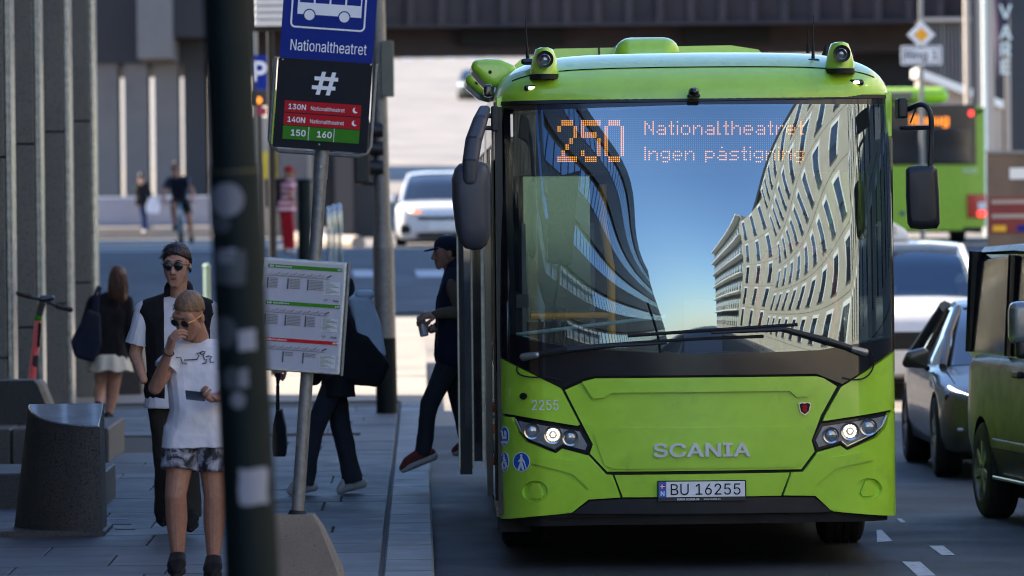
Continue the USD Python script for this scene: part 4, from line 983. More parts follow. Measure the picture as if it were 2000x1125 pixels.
def hand(w, d, palm, curl=(30, 35, 25), spread=0.25, thumb=1, s=1.0, index=None):
    """A hand at wrist w: d points along the palm, palm is the direction it faces; finger joints bend by curl degrees; thumb = which side (along d x palm)."""
    d, p = nrm(d), nrm(palm); p = nrm(p - d * (p @ d)); sd_ = np.cross(d, p) * thumb
    out = []
    def pt(a, b, c): return np.asarray(w) + s * (a * d + b * sd_ + c * p)
    out.append(M3.batch_hull([sph(pt(-.02, .0, 0), .024 * s, 12), sph(pt(.02, .022, 0), .016 * s, 12), sph(pt(.02, -.022, 0), .015 * s, 12)] + [sph(pt(.082 - .004 * abs(k - 1), .030 - .020 * k, 0), .0115 * s, 12) for k in range(4)]))
    for k in range(4):
        L = [.046, .050, .046, .036][k]; a = 0.0; base = pt(.084 - .004 * abs(k - 1), .030 - .020 * k, 0); dirn = nrm(d + sd_ * spread * (1 - k) * .25)
        pts = [base]
        cs = curl if not (k == 0 and index is not None) else index
        for j, ln in enumerate((L, L * .62, L * .5)):
            a += math.radians(cs[j]); pts.append(pts[-1] + s * ln * (math.cos(a) * dirn + math.sin(a) * p))
        out += chain(pts, [.0105 * s, .0098 * s, .0090 * s, .0078 * s], 10)
    tb = [pt(.012, .026, .004), pt(.042, .052, .014), pt(.070, .060, .026), pt(.092, .056, .038)]
    out += chain(tb, [.016 * s, .0125 * s, .0115 * s, .0095 * s], 10)
    return skin(out, 0.006, 4)

def foot_skin(a, t, r=.034):
    a, t = np.asarray(a, float), np.asarray(t, float)
    return hull((a, r), (a + [0, 0, -.03], r)), hull((a + [0, 0, -.045], r), (t, .026))
def shoe(a, t, mu, ms, T, O, s=1.0, name='shoe', thick=.028):
    """Shoe from ankle a to toe tip t: upper, collar and sole."""
    a, t = np.asarray(a, float), np.asarray(t, float); d = t - a; dn = nrm(d); sole_dir = nrm(np.cross(np.cross(dn, [0, 0, -1.0]), dn)) if abs(dn[2]) < .95 else np.array([0, 0, -1.0])
    heel = a - dn * .045 * s + sole_dir * .045 * s; lat = nrm(np.cross(dn, sole_dir))
    up = M3.batch_hull([sph(a + sole_dir * .0, .046 * s), sph(heel, .036 * s), sph(t - dn * .09 * s - sole_dir * .01 + lat * .018 * s, .036 * s), sph(t - dn * .09 * s + lat * -.018 * s, .036 * s), sph(t - dn * .03 * s + sole_dir * .012, .026 * s)])
    o = obj(name, skin([up], .014, 4), mu, T, smooth=60, off=O)
    so = M3.batch_hull([sph(heel + sole_dir * .028 * s, .036 * s, 12)] + [sph(t - dn * .09 * s + sole_dir * .032 * s + lat * k * .026 * s, .026 * s, 12) for k in (-1, 1)] + [sph(t - dn * .028 * s + sole_dir * .026 * s, .026 * s, 12)])
    obj('sole', tm(so), ms, o, smooth=60, off=O)
    return o

def person(label, J, D, face, up=(0, 0, 1), scale=1.0, skinm=None, hair=None, hairm=None, shades=None, top=None, sleeve=0.55, legs=None, leg_to=1.0, leg_r=1.0, shoes=None, sole=None, hands=(), bare_arms=True, hem=0.0, group=None, fold=0.011, top_inf=0.016, fine=0.013):
    """J: joints as (px, py[, dy]) photo points at depth D + dy."""
    j = {k: at(v[0], v[1], D + (v[2] if len(v) > 2 else 0.0)) for k, v in J.items()}
    O = np.array([j['hip'][0], j['hip'][1], float(gz(D)) + (KERB_H if D < 75 and j['hip'][0] < 0.1 else 0)])
    T = thing('person', label, 'person', O, group)
    s = scale; lat = nrm(j['sr'] - j['sl']); lat_h = nrm(j['hr'] - j['hl'])
    A = frame(j['head'], face, up, s)
    def cuff(p0, p1, r0, r1):
        dv = nrm(p1 - p0); return hull((p0, r0), (p1, r1)).trim_by_plane(tuple(-dv), float(-dv @ p1))
    def torso(k, lo='hip'):
        c, w, h = j['chest'], j['waist'], j['hip']
        P_ = [M3.batch_hull([sph(c + lat * e * .085 * s, (.088 + k) * s) for e in (-1, 1)] + [sph(w + lat * e * .062 * s, (.080 + k) * s) for e in (-1, 1)]),
              M3.batch_hull([sph(w + lat * e * .062 * s, (.080 + k) * s) for e in (-1, 1)] + [sph(h + lat_h * e * .072 * s, (.092 + k) * s) for e in (-1, 1)]),
              M3.batch_hull([sph(j['sl'], (.052 + k) * s), sph(j['sr'], (.052 + k) * s), sph(j['neck'] - (0, 0, .03 * s), (.052 + k) * s)] + [sph(c + lat * e * .085 * s, (.085 + k) * s) for e in (-1, 1)])]
        return P_
    B = torso(0.0)
    B.append(hull((j['neck'], .055 * s), (A[:3, 3] + A[:3, 2] * -.10 + A[:3, 1] * -.02, .052 * s)))
    for a in 'lr':
        B += chain([j['s' + a], j['e' + a], j['w' + a]], [.048 * s, .039 * s, .026 * s])
        cm = j['k' + a] * .62 + j['a' + a] * .38 + (np.array([0, .02, 0]) if True else 0)
        B += chain([j['h' + a], j['k' + a], cm, j['a' + a]], [.086 * s, .060 * s, .061 * s, .035 * s])
        B.append(hull((j['a' + a], .034 * s), (j['a' + a] + nrm(j['t' + a] - j['a' + a]) * .03, .03 * s)))
    body = [skin(B, fine), moved(HEAD, A)]
    for hd in hands: body.append(hand(j['w' + hd['arm']], at(*hd['to'][:2], D + hd['to'][2]) - j['w' + hd['arm']], hd['palm'], **{k: v for k, v in hd.items() if k not in ('arm', 'to', 'palm')}))
    obj('body', cat(body), skinm or m_skin, T, smooth=60, off=O)
    if shades is None or shades == 'none': obj('lips', moved(tm(ell((0, .088, -.062), (.022, .007, .006), 12)), A), m_lips, T, off=O)
    if hair is not None: obj('hair', moved(hair, A), hairm or m_hair_br, T, smooth=60, off=O)
    if shades in ('black', 'gold'):
        obj('lips', moved(cat([tm(ell((0, .088, -.059), (.024, .007, .0045), 12)), tm(ell((0, .088, -.067), (.020, .007, .005), 12))]), A), m_lips, T, off=O)
        ln, fr = glasses(None, shades == 'gold'); g = obj('sunglasses', moved(ln, A), m_shades, T, off=O); obj('frame', moved(fr, A), m_gold if shades == 'gold' else m_black_gloss, g, off=O)
        for e in (-1, 1): obj('eyebrow', moved(tube([(e * .014, .089, .041), (e * .034, .088, .047), (e * .052, .076, .040)], [.004, .0045, .003], 6), A), hairm or m_hair_br, T, off=O)
    if top is not None:
        C = torso(top_inf)
        if hem: C.append(M3.batch_hull([sph(j['hip'] + lat_h * e * .08 * s, (.094 + top_inf) * s) for e in (-1, 1)] + [sph(j['hip'] + lat_h * e * .088 * s - (0, 0, hem + .06), (.096 + top_inf) * s) for e in (-1, 1)]).trim_by_plane((0, 0, 1), float(j['hip'][2] - hem - .05)))
        for a in 'lr':
            if sleeve <= 1: C.append(cuff(j['s' + a], j['s' + a] + (j['e' + a] - j['s' + a]) * sleeve, (.048 + top_inf) * s, (.060 + top_inf) * s))
            else: C += chain([j['s' + a], j['e' + a], j['e' + a] + (j['w' + a] - j['e' + a]) * (sleeve - 1)], [(.052 + top_inf) * s, (.042 + top_inf) * s, (.030 + top_inf) * s])
        J['_top'] = folds(skin(C, fine, 6), fold, (13, 13, 7), 3)
        o = obj('top', J['_top'], top, T, smooth=70, off=O)
        if sleeve <= 1 and top is not None:
            cl = j['neck'] + np.array([0, -.0, .012])
    if legs is not None:
        C = [M3.batch_hull([sph(j['hip'] + lat_h * e * .072 * s, .100 * s) for e in (-1, 1)] + [sph(j['hl'], .090 * s), sph(j['hr'], .090 * s)])]
        for a in 'lr':
            if leg_to <= 1: C.append(cuff(j['h' + a] + (0, 0, .03), j['h' + a] + (j['k' + a] - j['h' + a]) * leg_to, .092 * s, .094 * s * leg_r))
            else:
                mid = j['k' + a] * .5 + j['a' + a] * .5
                C += chain([j['h' + a], j['k' + a], mid], [.088 * s, .070 * s * leg_r, .066 * s * leg_r]); C.append(cuff(mid, j['a' + a] - (0, 0, .025), .066 * s * leg_r, .064 * s * leg_r * leg_r))
        obj('trousers' if leg_to > 1 else 'shorts', folds(skin(C, fine, 5), fold, (12, 12, 7), 8), legs, T, smooth=70, off=O)
    if shoes is not None:
        for a in 'lr': shoe(j['a' + a], j['t' + a], shoes, sole or m_sole, T, O, s)
    return T, j, O, A

# man in the white T-shirt, head bowed, fingers at his sunglasses, phone in the other hand
Dp = 32.5
J1 = dict(head=(370, 618, -.08), neck=(390, 674, .03), sl=(348, 688, .0), sr=(434, 686, .02), el=(303, 757, -.10), wl=(329, 688, -.26), er=(450, 762, -.06), wr=(428, 775, -.20),
          chest=(389, 725, .02), waist=(388, 800, .0), hip=(384, 850, .0), hl=(357, 862), hr=(411, 864), kl=(343, 968, -.06), kr=(419, 970, -.0), al=(347, 1088, .02), ar=(417, 1094, .05), tl=(343, 1117, -.18), tr=(414, 1123, -.16))
T1, j1, O1, A1 = person('man in white T-shirt and tie-dye shorts, head bowed, touching his sunglasses', J1, Dp, (-.50, -.70, -.50), (-.17, -.45, .86), 1.03, m_skin2, hair_short(5, .026, (0, -.46, .89), 0.005), m_hair_li, 'gold', m_tee, .50, m_camo, .52, 1.12, m_blk, m_black, hem=0.02,
    hands=[dict(arm='l', to=(341, 646, -.29), palm=(.6, .35, -.1), curl=(32, 42, 28), thumb=1), dict(arm='r', to=(402, 779, -.26), palm=(0, -.5, .8), curl=(35, 55, 40), thumb=-1)], fine=.011)
strands('hair_strands', A1, m_hair_li, T1, O1, 1, 420, .034, (0, -.42, .91), .020, (.3, .5, .0), .0032)
obj('bracelet', [tube([at(329, 688, Dp - .26) + .031 * (math.cos(a) * nrm(np.cross(at(329, 688, Dp - .26) - j1['el'], [1, 0, 0])) + math.sin(a) * nrm(np.cross(at(329, 688, Dp - .26) - j1['el'], np.cross(at(329, 688, Dp - .26) - j1['el'], [1, 0, 0])))) for a in np.linspace(0, 2 * np.pi, 24)], .004, 6)], m_black, T1, off=O1)
ctop = np.array(J1['_top'].vertices)
def on_cloth(px, py, D, v, off=.004):
    p = at(px, py, D); k = np.hypot(v[:, 0] - p[0], v[:, 2] - p[2]) < .022
    return at(px, py, (v[k, 1].min() if k.any() else D - .12) - off)
for ln in ([(344, 698), (353, 698), (356, 709), (365, 711), (360, 703), (385, 702), (389, 694), (383, 690), (392, 689)], [(391, 689), (396, 686), (401, 687), (399, 691), (393, 692), (391, 689)], [(397, 693), (399, 702), (404, 702), (402, 709), (395, 710)], [(402, 697), (407, 695), (414, 697), (410, 701), (411, 708), (418, 707)]):
    obj('shirt_print', tube([on_cloth(x, y, Dp, ctop) for x, y in ln], .0032, 5), m_navyc, T1, off=O1)
ph = thing('phone', 'black phone held in the hand of the man in tie-dye shorts', 'phone', at(381, 772, Dp - .30))
c = at(381, 773, Dp - .32)
mph = rbox(-.055, .055, -.037, .037, -.0045, .0045, .004); mph.apply_transform(trimesh.transformations.euler_matrix(.72, .12, .25)); mph.apply_translation(c)
obj('case', mph, m_black_gloss, ph, off=c); ph.GetAttribute('xformOp:translate').Set(Gf.Vec3d(*map(float, c)))

# man in the black vest behind him
Dp = 37.2
J2 = dict(head=(346, 522, -.02), neck=(349, 586, .03), sl=(285, 608, .02), sr=(409, 608, .02), el=(264, 690, .03), wl=(280, 742, -.10), er=(428, 692, .05), wr=(420, 750, -.05), chest=(348, 645, .02), waist=(348, 725, 0), hip=(345, 772, 0),
          hl=(316, 785), hr=(372, 785), kl=(324, 890, .02), kr=(366, 890, -.10), al=(324, 996, .38), ar=(372, 1000, -.06), tl=(316, 1016, .20), tr=(371, 1028, -.26))
T2, j2, O2, A2 = person('man in black vest over white T-shirt with dark round sunglasses, hand in pocket', J2, Dp, (-.22, -.95, -.05), (0, -.02, 1), 1.08, m_skin, hair_short(9, .026, (0, -.50, .86), 0.009, 1.06), m_hair_br, 'black', m_tee, .80, m_olive, 2, 1.05, m_blk, m_black, hem=0.03)
strands('hair_strands', A2, m_hair_br, T2, O2, 2, 620, .022, (0, -.50, .86), .045, (.45, -.35, .30), .0042, 1.06)
s_ = 1.08; lat = nrm(j2['sr'] - j2['sl'])
V_ = [M3.batch_hull([sph(j2['chest'] + lat * e * .092 * s_, .118 * s_) for e in (-1, 1)] + [sph(j2['waist'] + lat * e * .075 * s_, .116 * s_) for e in (-1, 1)]), M3.batch_hull([sph(j2['waist'] + lat * e * .075 * s_, .116 * s_) for e in (-1, 1)] + [sph(j2['hip'] + lat * e * .08 * s_ + (0, 0, .03), .12 * s_) for e in (-1, 1)]),
      M3.batch_hull([sph(j2['sl'] + lat * .02, .078 * s_), sph(j2['sr'] - lat * .02, .078 * s_), sph(j2['neck'], .078)] + [sph(j2['chest'] + lat * e * .085 * s_, .114 * s_) for e in (-1, 1)]),
      hull((j2['neck'] + lat * .03, .066), (j2['neck'] + lat * .03 + (0, 0.01, .07), .068)), hull((j2['neck'] - lat * .03, .066), (j2['neck'] - lat * .03 + (0, 0.01, .07), .068))]
vm = skin(V_, .013, 4); vm = M3(manifold3d.Mesh(np.array(vm.vertices, np.float32), np.array(vm.faces, np.uint32)))
a_, b_ = at(324, 600, Dp), at(369, 600, Dp)
wedge = M3.hull_points([(a_[0] - .01, a_[1] + q, z) for q in (-.6, -.0) for z in (j2['neck'][2] + .3,)] + [(b_[0], b_[1] + q, j2['neck'][2] + .3) for q in (-.6, 0.0)] + [(a_[0] - .01, a_[1] + q, j2['hip'][2] - .3) for q in (-.6, -.0)] + [(b_[0] - .03, b_[1] + q, j2['hip'][2] - .3) for q in (-.6, 0.0)])
obj('vest', folds(tm((vm - wedge).refine_to_length(.014)), .006, (9, 9, 5), 4), m_blk, T2, smooth=50, off=O2)
obj('earphone', tm(ell(tuple((A2 @ np.array([-.084, .01, -.014, 1]))[:3]), (.010, .012, .018))), m_black_gloss, T2, off=O2)

# woman walking away in a black blazer and cream skirt
Dp = 55.8
hw = skin([ell((0, -.018, .040), (.086, .104, .098)), M3.batch_hull([ell((0, -.03, 0), (.092, .085, .08)), sph((-.05, -.062, -.20), .045), sph((.06, -.062, -.22), .045)])], .010, 4)
J3 = dict(head=(231, 543, .02), neck=(220, 576, .0), sl=(184, 590, .0), sr=(247, 590, .0), el=(168, 634, -.02), wl=(182, 668, .14), er=(253, 642, .0), wr=(249, 690, .10), chest=(214, 610), waist=(213, 658), hip=(212, 692),
          hl=(197, 700), hr=(228, 700), kl=(197, 752, .05), kr=(222, 758, .06), al=(192, 792, -.22), ar=(212, 812, .06), tl=(190, 808, -.06), tr=(216, 830, .14))
T3, j3, O3, A3 = person('woman with long auburn hair in black blazer and cream skirt walking away', J3, Dp, (.15, 1, -.05), (0, 0, 1), 0.95, m_skin, folds(hw, .006, (40, 40, 8), 2), m_hair_red, None, m_blk, 1.9, None, shoes=m_blk, sole=m_black, hem=.07, top_inf=.022)
strands('hair_strands', A3, m_hair_red, T3, O3, 3, 420, -.05, (0, -1, .4), .26, (.1, -.25, -1.1), .006, 1.08)
sk = []
for k, (z, r) in enumerate(((.0, .15), (-.04, .19), (-.10, .215), (-.16, .235))):
    sk.append([(j3['hip'][0] + (r + .012 * (k > 0) * math.sin(9 * a + k)) * math.cos(a), j3['hip'][1] + .85 * (r + .012 * math.sin(9 * a)) * math.sin(a), j3['hip'][2] + z + .012 * math.sin(7 * a) * (k == 3)) for a in np.linspace(0, 2 * np.pi, 72, endpoint=False)])
obj('skirt', loft(sk), m_cream, T3, smooth=60, off=O3)
bagc = at(167, 650, Dp - .22)
tb3 = thing('tote_bag', 'dark navy tote bag slung from the shoulder of the woman in the cream skirt', 'bag', bagc)
obj('bag', folds(skin([M3.batch_hull([sph(at(x, y, Dp - .2 + q), .035) for x, y in ((176, 612), (190, 618), (146, 668), (152, 692), (180, 700), (192, 672)) for q in (-.05, .03)])], .016, 6), .012, (8, 8, 4), 5), m_navyc, tb3, smooth=60, off=bagc)
obj('strap', [tube([at(183, 615, Dp - .2), at(186, 575, Dp - .1), at(192, 560, Dp + .02)], .016, 6), tube([at(190, 615, Dp - .24), at(192, 580, Dp - .14), at(196, 562, Dp - .02)], .014, 6)], m_navyc, tb3, off=bagc)

# person with a grey rucksack, half hidden behind the timetable
Dp = 42.6
J4 = dict(head=(664, 573, 0), neck=(664, 600, 0), sl=(664, 620, .17), sr=(664, 620, -.17), el=(645, 690, .2), wl=(610, 740, .2), er=(612, 690, -.24), wr=(553, 712, -.26), chest=(673, 648), waist=(670, 703), hip=(660, 745),
          hl=(652, 752, .09), hr=(652, 752, -.09), kl=(668, 845, .09), kr=(612, 842, -.09), al=(690, 935, .09), ar=(594, 940, -.09), tl=(655, 956, .09), tr=(558, 958, -.09))
T4, j4, O4, A4 = person('person in black coat and flared dark trousers striding left past the timetable', J4, Dp, (-1, -.1, -.1), (0, 0, 1), .95, m_skin, hair_short(3, -.02, (0, -.75, .6), .005, 1.06), m_hair_bk, None, m_blk, 1.95, m_slate, 2, 1.15, m_shoe_w, m_sole, hem=.06, top_inf=.036,
    hands=[dict(arm='r', to=(541, 727, -.26), palm=(-.2, .4, -.6), curl=(60, 70, 50), thumb=1)])
obj('coat_tail', folds(skin([M3.batch_hull([sph(at(x, y, Dp + q), .05) for x, y in ((690, 660), (712, 668), (748, 712), (735, 742), (700, 730), (668, 730), (640, 735)) for q in (-.14, .14)])], .02, 6), .012, (6, 6, 4), 2), m_blk, T4, smooth=60, off=O4)
rc_ = at(712, 640, Dp); rk = thing('rucksack', 'grey blue rucksack on the back of the person in the black coat', 'bag', rc_)
obj('pack', folds(skin([M3.batch_hull([sph(at(x, y, Dp + q), .04) for x, y in ((690, 588), (714, 585), (735, 640), (742, 690), (715, 672), (700, 640)) for q in (-.11, .11)])], .018, 6), .01, (7, 7, 4), 6), m_grey_pack, rk, smooth=60, off=rc_)
obj('flap', rbox(*[v for a in ((at(688, 0, Dp)[0], at(724, 0, Dp)[0]), (Dp - .15, Dp + .15), (at(0, 592, Dp)[2], at(0, 574, Dp)[2])) for v in a], .03), m_grey_pack, rk, off=rc_)
bc_ = at(546, 845, Dp - .27); tb4 = thing('tote_bag', 'black handbag hanging from the hand beside the dark green pole', 'bag', bc_)
obj('bag', loft([[(bc_[0] + a * w, bc_[1] + b * .20, bc_[2] + z) for a, b in ((-1, -1), (-.6, -1.06), (.6, -1.06), (1, -1), (1, 1), (.6, 1.06), (-.6, 1.06), (-1, 1))] for z, w in ((-.17, .045), (-.10, .055), (.05, .046), (.17, .020))]), m_blk, tb4, smooth=40, off=bc_)
obj('handle', [tube([(bc_[0] - .012, bc_[1] - .16 * e, bc_[2] + .16), (bc_[0] - .010, bc_[1] - .10 * e, bc_[2] + .34), (bc_[0] - .006 + .01 * e, bc_[1] - .01, bc_[2] + .44)], .012, 6) for e in (-1, 1)], m_blk, tb4, off=bc_)

# man in the cap stepping down from the middle door
Dp = 43.2
J5 = dict(head=(871, 495, 0), neck=(886, 533, 0), sl=(880, 556, .18), sr=(882, 556, -.18), el=(884, 630, .2), wl=(852, 640, .06), er=(905, 608, -.24), wr=(851, 614, -.20), chest=(881, 590), waist=(878, 650), hip=(880, 698),
          hl=(880, 705, .09), hr=(878, 705, -.09), kl=(896, 780, .12), kr=(838, 792, -.08), al=(915, 868, .12), ar=(826, 882, -.08), tl=(880, 880, .12), tr=(778, 916, -.10))
T5, j5, O5, A5 = person('man in navy cap and vest stepping off the bus holding a can', J5, Dp, (-1, -.22, -.08), (0, 0, 1), 1.0, m_skin2, hair_short(4, -.005, (0, -.70, .7), .003), m_hair_bk, None, m_tan, 1.92, m_slate, 2, 1.0, m_shoe_r, m_sole, top_inf=.012,
    hands=[dict(arm='r', to=(828, 617, -.2), palm=(-.1, .45, -.75), curl=(22, 38, 30), thumb=1), dict(arm='l', to=(834, 646, .0), palm=(-.3, -.6, .3), curl=(40, 60, 45), thumb=-1)])
lat = nrm(j5['sr'] - j5['sl'])
V_ = [M3.batch_hull([sph(j5['chest'] + lat * e * .09, .115) for e in (-1, 1)] + [sph(j5['waist'] + lat * e * .075 + (.01, 0, 0), .118) for e in (-1, 1)]), M3.batch_hull([sph(j5['waist'] + lat * e * .075 + (.01, 0, 0), .118) for e in (-1, 1)] + [sph(j5['hip'] + lat * e * .085 + (.0, 0, .02), .125) for e in (-1, 1)]),
      M3.batch_hull([sph(j5['sl'] - lat * -.01, .074), sph(j5['sr'] - lat * .01, .074), sph(j5['neck'], .074)] + [sph(j5['chest'] + lat * e * .085, .11) for e in (-1, 1)]), hull((j5['neck'], .07), (j5['neck'] + (.004, 0, .05), .07))]
vv = skin(V_, .013, 4); vv = M3(manifold3d.Mesh(np.array(vv.vertices, np.float32), np.array(vv.faces, np.uint32)))
vx = at(856, 600, Dp)[0]
obj('vest', folds(tm((vv - M3.cube((.5, .16, 1.3), True).translate((vx - .235, Dp - .06, 1.35))).refine_to_length(.014)), .006, (9, 9, 5), 4), m_navyc, T5, smooth=50, off=O5)
cap_c = M3.batch_hull([ell((0, -.014, .058), (.086, .103, .082), 28)]).trim_by_plane((0, -.12, 1), .038)
cp = obj('cap', moved(tm(cap_c), A5), m_navyc, T5, smooth=50, off=O5)
obj('brim', moved(tm(M3.batch_hull([sph((s * .055, .065, .046), .007) for s in (-1, 1)] + [sph((s * .035, .155, .034), .006) for s in (-1, 1)])), A5), m_navyc, cp, off=O5)
obj('cap_mark', moved(tube([(.0815, -.002, .078), (.0755, .012, .105)], .004, 6), A5), m_white, cp, off=O5)
obj('watch', [tm(hull((j5['wr'], .036), (j5['wr'] + (.016, 0, 0), .036)))], m_black_gloss, T5, off=O5)
cc = at(825, 637, Dp - .10)
cn = thing('drink_can', 'silver can held by the man in the navy cap', 'can', cc)
mc = lathe([(.001, -.08), (.026, -.08), (.033, -.07), (.033, .062), (.026, .078), (.001, .078)], n=20); mc.apply_transform(trimesh.transformations.rotation_matrix(-.2, [0, 1, 0])); mc.apply_translation(cc)
obj('can_body', mc, m_badge, cn, off=cc); obj('can_top', moved(cyl((0, 0, .079), .022, .004), trimesh.transformations.translation_matrix(cc) @ trimesh.transformations.rotation_matrix(-.2, [0, 1, 0])), m_steel, cn, off=cc)

# far figures
Dp = 107.0
J6 = dict(head=(565, 338), neck=(561, 352), sl=(548, 358, .1), sr=(571, 358, -.1), el=(550, 378, .1), wl=(566, 392, .0), er=(566, 380, -.15), wr=(578, 396, -.1), chest=(559, 368), waist=(559, 388), hip=(558, 402), hl=(554, 404), hr=(563, 404), kl=(556, 442), kr=(568, 444), al=(560, 486), ar=(569, 487), tl=(566, 492, -.1), tr=(577, 492, -.1))
T6, j6, O6, A6 = person('man in striped shirt, red cap and red trousers by the beige wall', J6, Dp, (.9, -.4, -.1), (0, 0, 1), 1.0, m_skin2, None, None, None, m_stripe, .6, m_redc, 2, 1.05, m_shoe_w, m_sole, hem=.06, fine=.03)
obj('cap', moved(tm(M3.batch_boolean([ell((0, -.014, .055), (.086, .103, .085), 20).trim_by_plane((0, 0, 1), .03), M3.batch_hull([sph((s * .05, .07, .045), .008) for s in (-1, 1)] + [sph((s * .03, .15, .035), .007) for s in (-1, 1)])], manifold3d.OpType.Add)), A6), m_redc, T6, off=O6)
pc = at(535, 375, Dp + .1); pk = thing('rucksack', 'black rucksack on the back of the man in red trousers', 'bag', pc)
obj('pack', skin([M3.batch_hull([sph(pc + (a, b, z), .06) for a in (-.10, .08) for b in (-.12, .12) for z in (-.24, .2)])], .04, 4), m_blk, pk, smooth=60, off=pc)
obj('strap', tube([pc + (.08, -.1, .2), pc + (.2, -.14, .26), pc + (.26, -.15, .1)], .025, 6), m_blk, pk, off=pc)

Dp = 118.0
J7 = dict(head=(343, 328, -.25), neck=(346, 346, -.15), sl=(330, 352, -.1), sr=(366, 350, -.1), el=(318, 378, -.3), wl=(322, 399, -.55), er=(377, 374, -.3), wr=(374, 398, -.55), chest=(349, 364), waist=(351, 384, .15), hip=(352, 396, .3), hl=(344, 398, .2), hr=(362, 398, .2), kl=(338, 402, -.25), kr=(370, 425, -.1), al=(342, 440, .0), ar=(374, 464, .0), tl=(341, 449, -.2), tr=(374, 473, -.2))
T7, j7, O7, A7 = person('cyclist in dark blue T-shirt and black shorts riding towards the camera', J7, Dp, (-.05, -1, -.1), (0, -.1, 1), 1.0, m_skin2, hair_short(6), m_hair_br, 'black', m_navyc, .6, m_blk, .75, 1.0, m_blk, m_black, fine=.03)
bz = float(gz(118)); bc7 = np.array([float(at(353, 400, 118)[0]), 118.0, bz])
bk = thing('bicycle', 'blue bicycle under the cyclist in the dark shorts', 'bicycle', bc7)
for nm, dy in (('front_wheel', -.55), ('rear_wheel', .5)):
    t_ = trimesh.creation.torus(.325, .022, 32, 8); t_.apply_transform(trimesh.transformations.rotation_matrix(np.pi / 2, [0, 1, 0])); t_.apply_translation((0, dy, .35)); w_ = obj(nm, t_, m_black, bk)
    obj('spokes', [tube([(0, dy, .35), (0.0, dy + .31 * math.cos(a), .35 + .31 * math.sin(a))], .004, 4) for a in np.linspace(0, 2 * np.pi, 12, endpoint=False)], m_steel, w_, kind='stuff')
m_bike = mat('blue_bike_paint', S(50, 140, 175), 0.3, coat=.6)
obj('frame', [tube([(0, -.48, .85), (0, .12, .88)], .02, 8), tube([(0, -.48, .80), (0, .05, .32)], .022, 8), tube([(0, .12, .98), (0, .05, .30)], .018, 8), tube([(0, .05, .32), (0, .5, .35), (0, .12, .85)], .012, 8)], m_bike, bk)
obj('fork', [tube([(0, -.46, .95), (0, -.50, .72)], .02, 8), tube([(.05, -.50, .72), (.05, -.55, .35)], .012, 8), tube([(-.05, -.50, .72), (-.05, -.55, .35)], .012, 8)], m_bike, bk)
obj('handlebar', tube([(-.30, -.5, 1.0), (-.2, -.52, 1.02), (.2, -.52, 1.02), (.30, -.5, 1.0)], .014, 8), m_black, bk)
obj('saddle', rbox(-.07, .07, .02, .28, .98, 1.03, .02), m_black, bk)

Dp = 150.0
J8 = dict(head=(276, 347), neck=(276, 357), sl=(269, 361), sr=(287, 361), el=(267, 375), wl=(268, 390), er=(292, 374), wr=(297, 388), chest=(278, 368), waist=(278, 381), hip=(278, 391), hl=(274, 393), hr=(283, 393), kl=(279, 421), kr=(283, 421), al=(281, 449), ar=(284, 450), tl=(279, 454, -.1), tr=(286, 455, .1))
T8, j8, O8, A8 = person('person in black jacket and blue jeans walking away with a white carrier bag', J8, Dp, (.1, 1, 0), (0, 0, 1), 1.0, m_skin, hair_short(2, -.03), m_hair_bk, None, m_blk, 1.95, cloth('blue_denim', S(32, 50, 88)), 2, 1.0, m_shoe_w, m_sole, hem=.08, fine=.035)
wc = at(298, 400, Dp - .1); wb = thing('carrier_bag', 'white carrier bag held by the person in blue jeans', 'bag', wc)
obj('bag', loft([[(wc[0] + a * w, wc[1] + b * .09, wc[2] + z) for a, b in ((-1, -1), (1, -1), (1.1, 0), (1, 1), (-1, 1), (-1.1, 0))] for z, w in ((-.22, .14), (-.05, .17), (.14, .10), (.22, .03))]), m_tee, wb, smooth=40, off=wc)
# ------------------------------------------------------------------ bus stop sign, leaning a little
DS = 32.68
base = at(581, 1004, DS)
SP = 340.0
def L2(px, py):
    """Photo pixel -> (x, z) in the sign's own leaning frame, metres from the pole foot."""
    a, b = px - 581, py - 1004
    return (700 * a + 48 * b) / 701.6 / SP, (48 * a - 700 * b) / 701.6 / SP
stop = thing('bus_stop_sign', 'leaning bus stop sign with blue bus symbol, line numbers and white timetable board', 'bus stop sign', base, rot=(0, math.degrees(math.atan2(48, 700)) + 0.6, 0))
obj('pole', [tube([(0, 0, -.03), (0, 0, 2.13)], .037, 20)], m_galv, stop, smooth=60)
obj('collar', [tube([(0, 0, 1.93), (0, 0, 2.10)], .0405, 20)], m_galv, stop, smooth=60)
obj('collar_bolt', cyl((0, -.043, 2.0), .008, .012, 'y', 8), m_steel, stop)
fx0, fx1, fz0 = -.305, .275, 2.075
obj('frame_tube', tube([(fx0, .0, 2.61), (fx0, 0, fz0 + .06), (fx0 + .02, 0, fz0 + .018), (fx0 + .06, 0, fz0), (fx1 - .06, 0, fz0), (fx1 - .02, 0, fz0 + .018), (fx1, 0, fz0 + .06), (fx1, 0, 2.61)], .012, 12), m_galv, stop, smooth=60)
YF = -.05
obj('black_plate', plate(rrect(-.285, 2.095, .255, 2.607, .01), YF, .012), m_navy, stop, smooth=False)
obj('blue_plate', plate(rrect(-.28, 2.609, .255, 3.25, .012), YF - .001, .012), m_blue_sign, stop, smooth=False)
obj('back_sheet', plate(rrect(-.28, 2.10, .25, 3.245, .01), YF + .0125, .003), m_galv, stop, smooth=False)
obj('reflective_edge', plate(sbox(-.294, 2.11, -.286, 2.42), YF + .012, .01), mat('fluorescent_yellow', S(205, 220, 40), 0.5), stop)
for px, py in ((553, 117), (724, 128), (624, 283)):
    x, z = L2(px, py); obj('rivet', tm(ell((x, YF - .004, z), (.007, .005, .007), 12)), m_steel, stop)
x, z = L2(566, 98); m = text('Nationaltheatret', .062, x, z, YF - .003); w = m.bounds[1][0] - m.bounds[0][0]
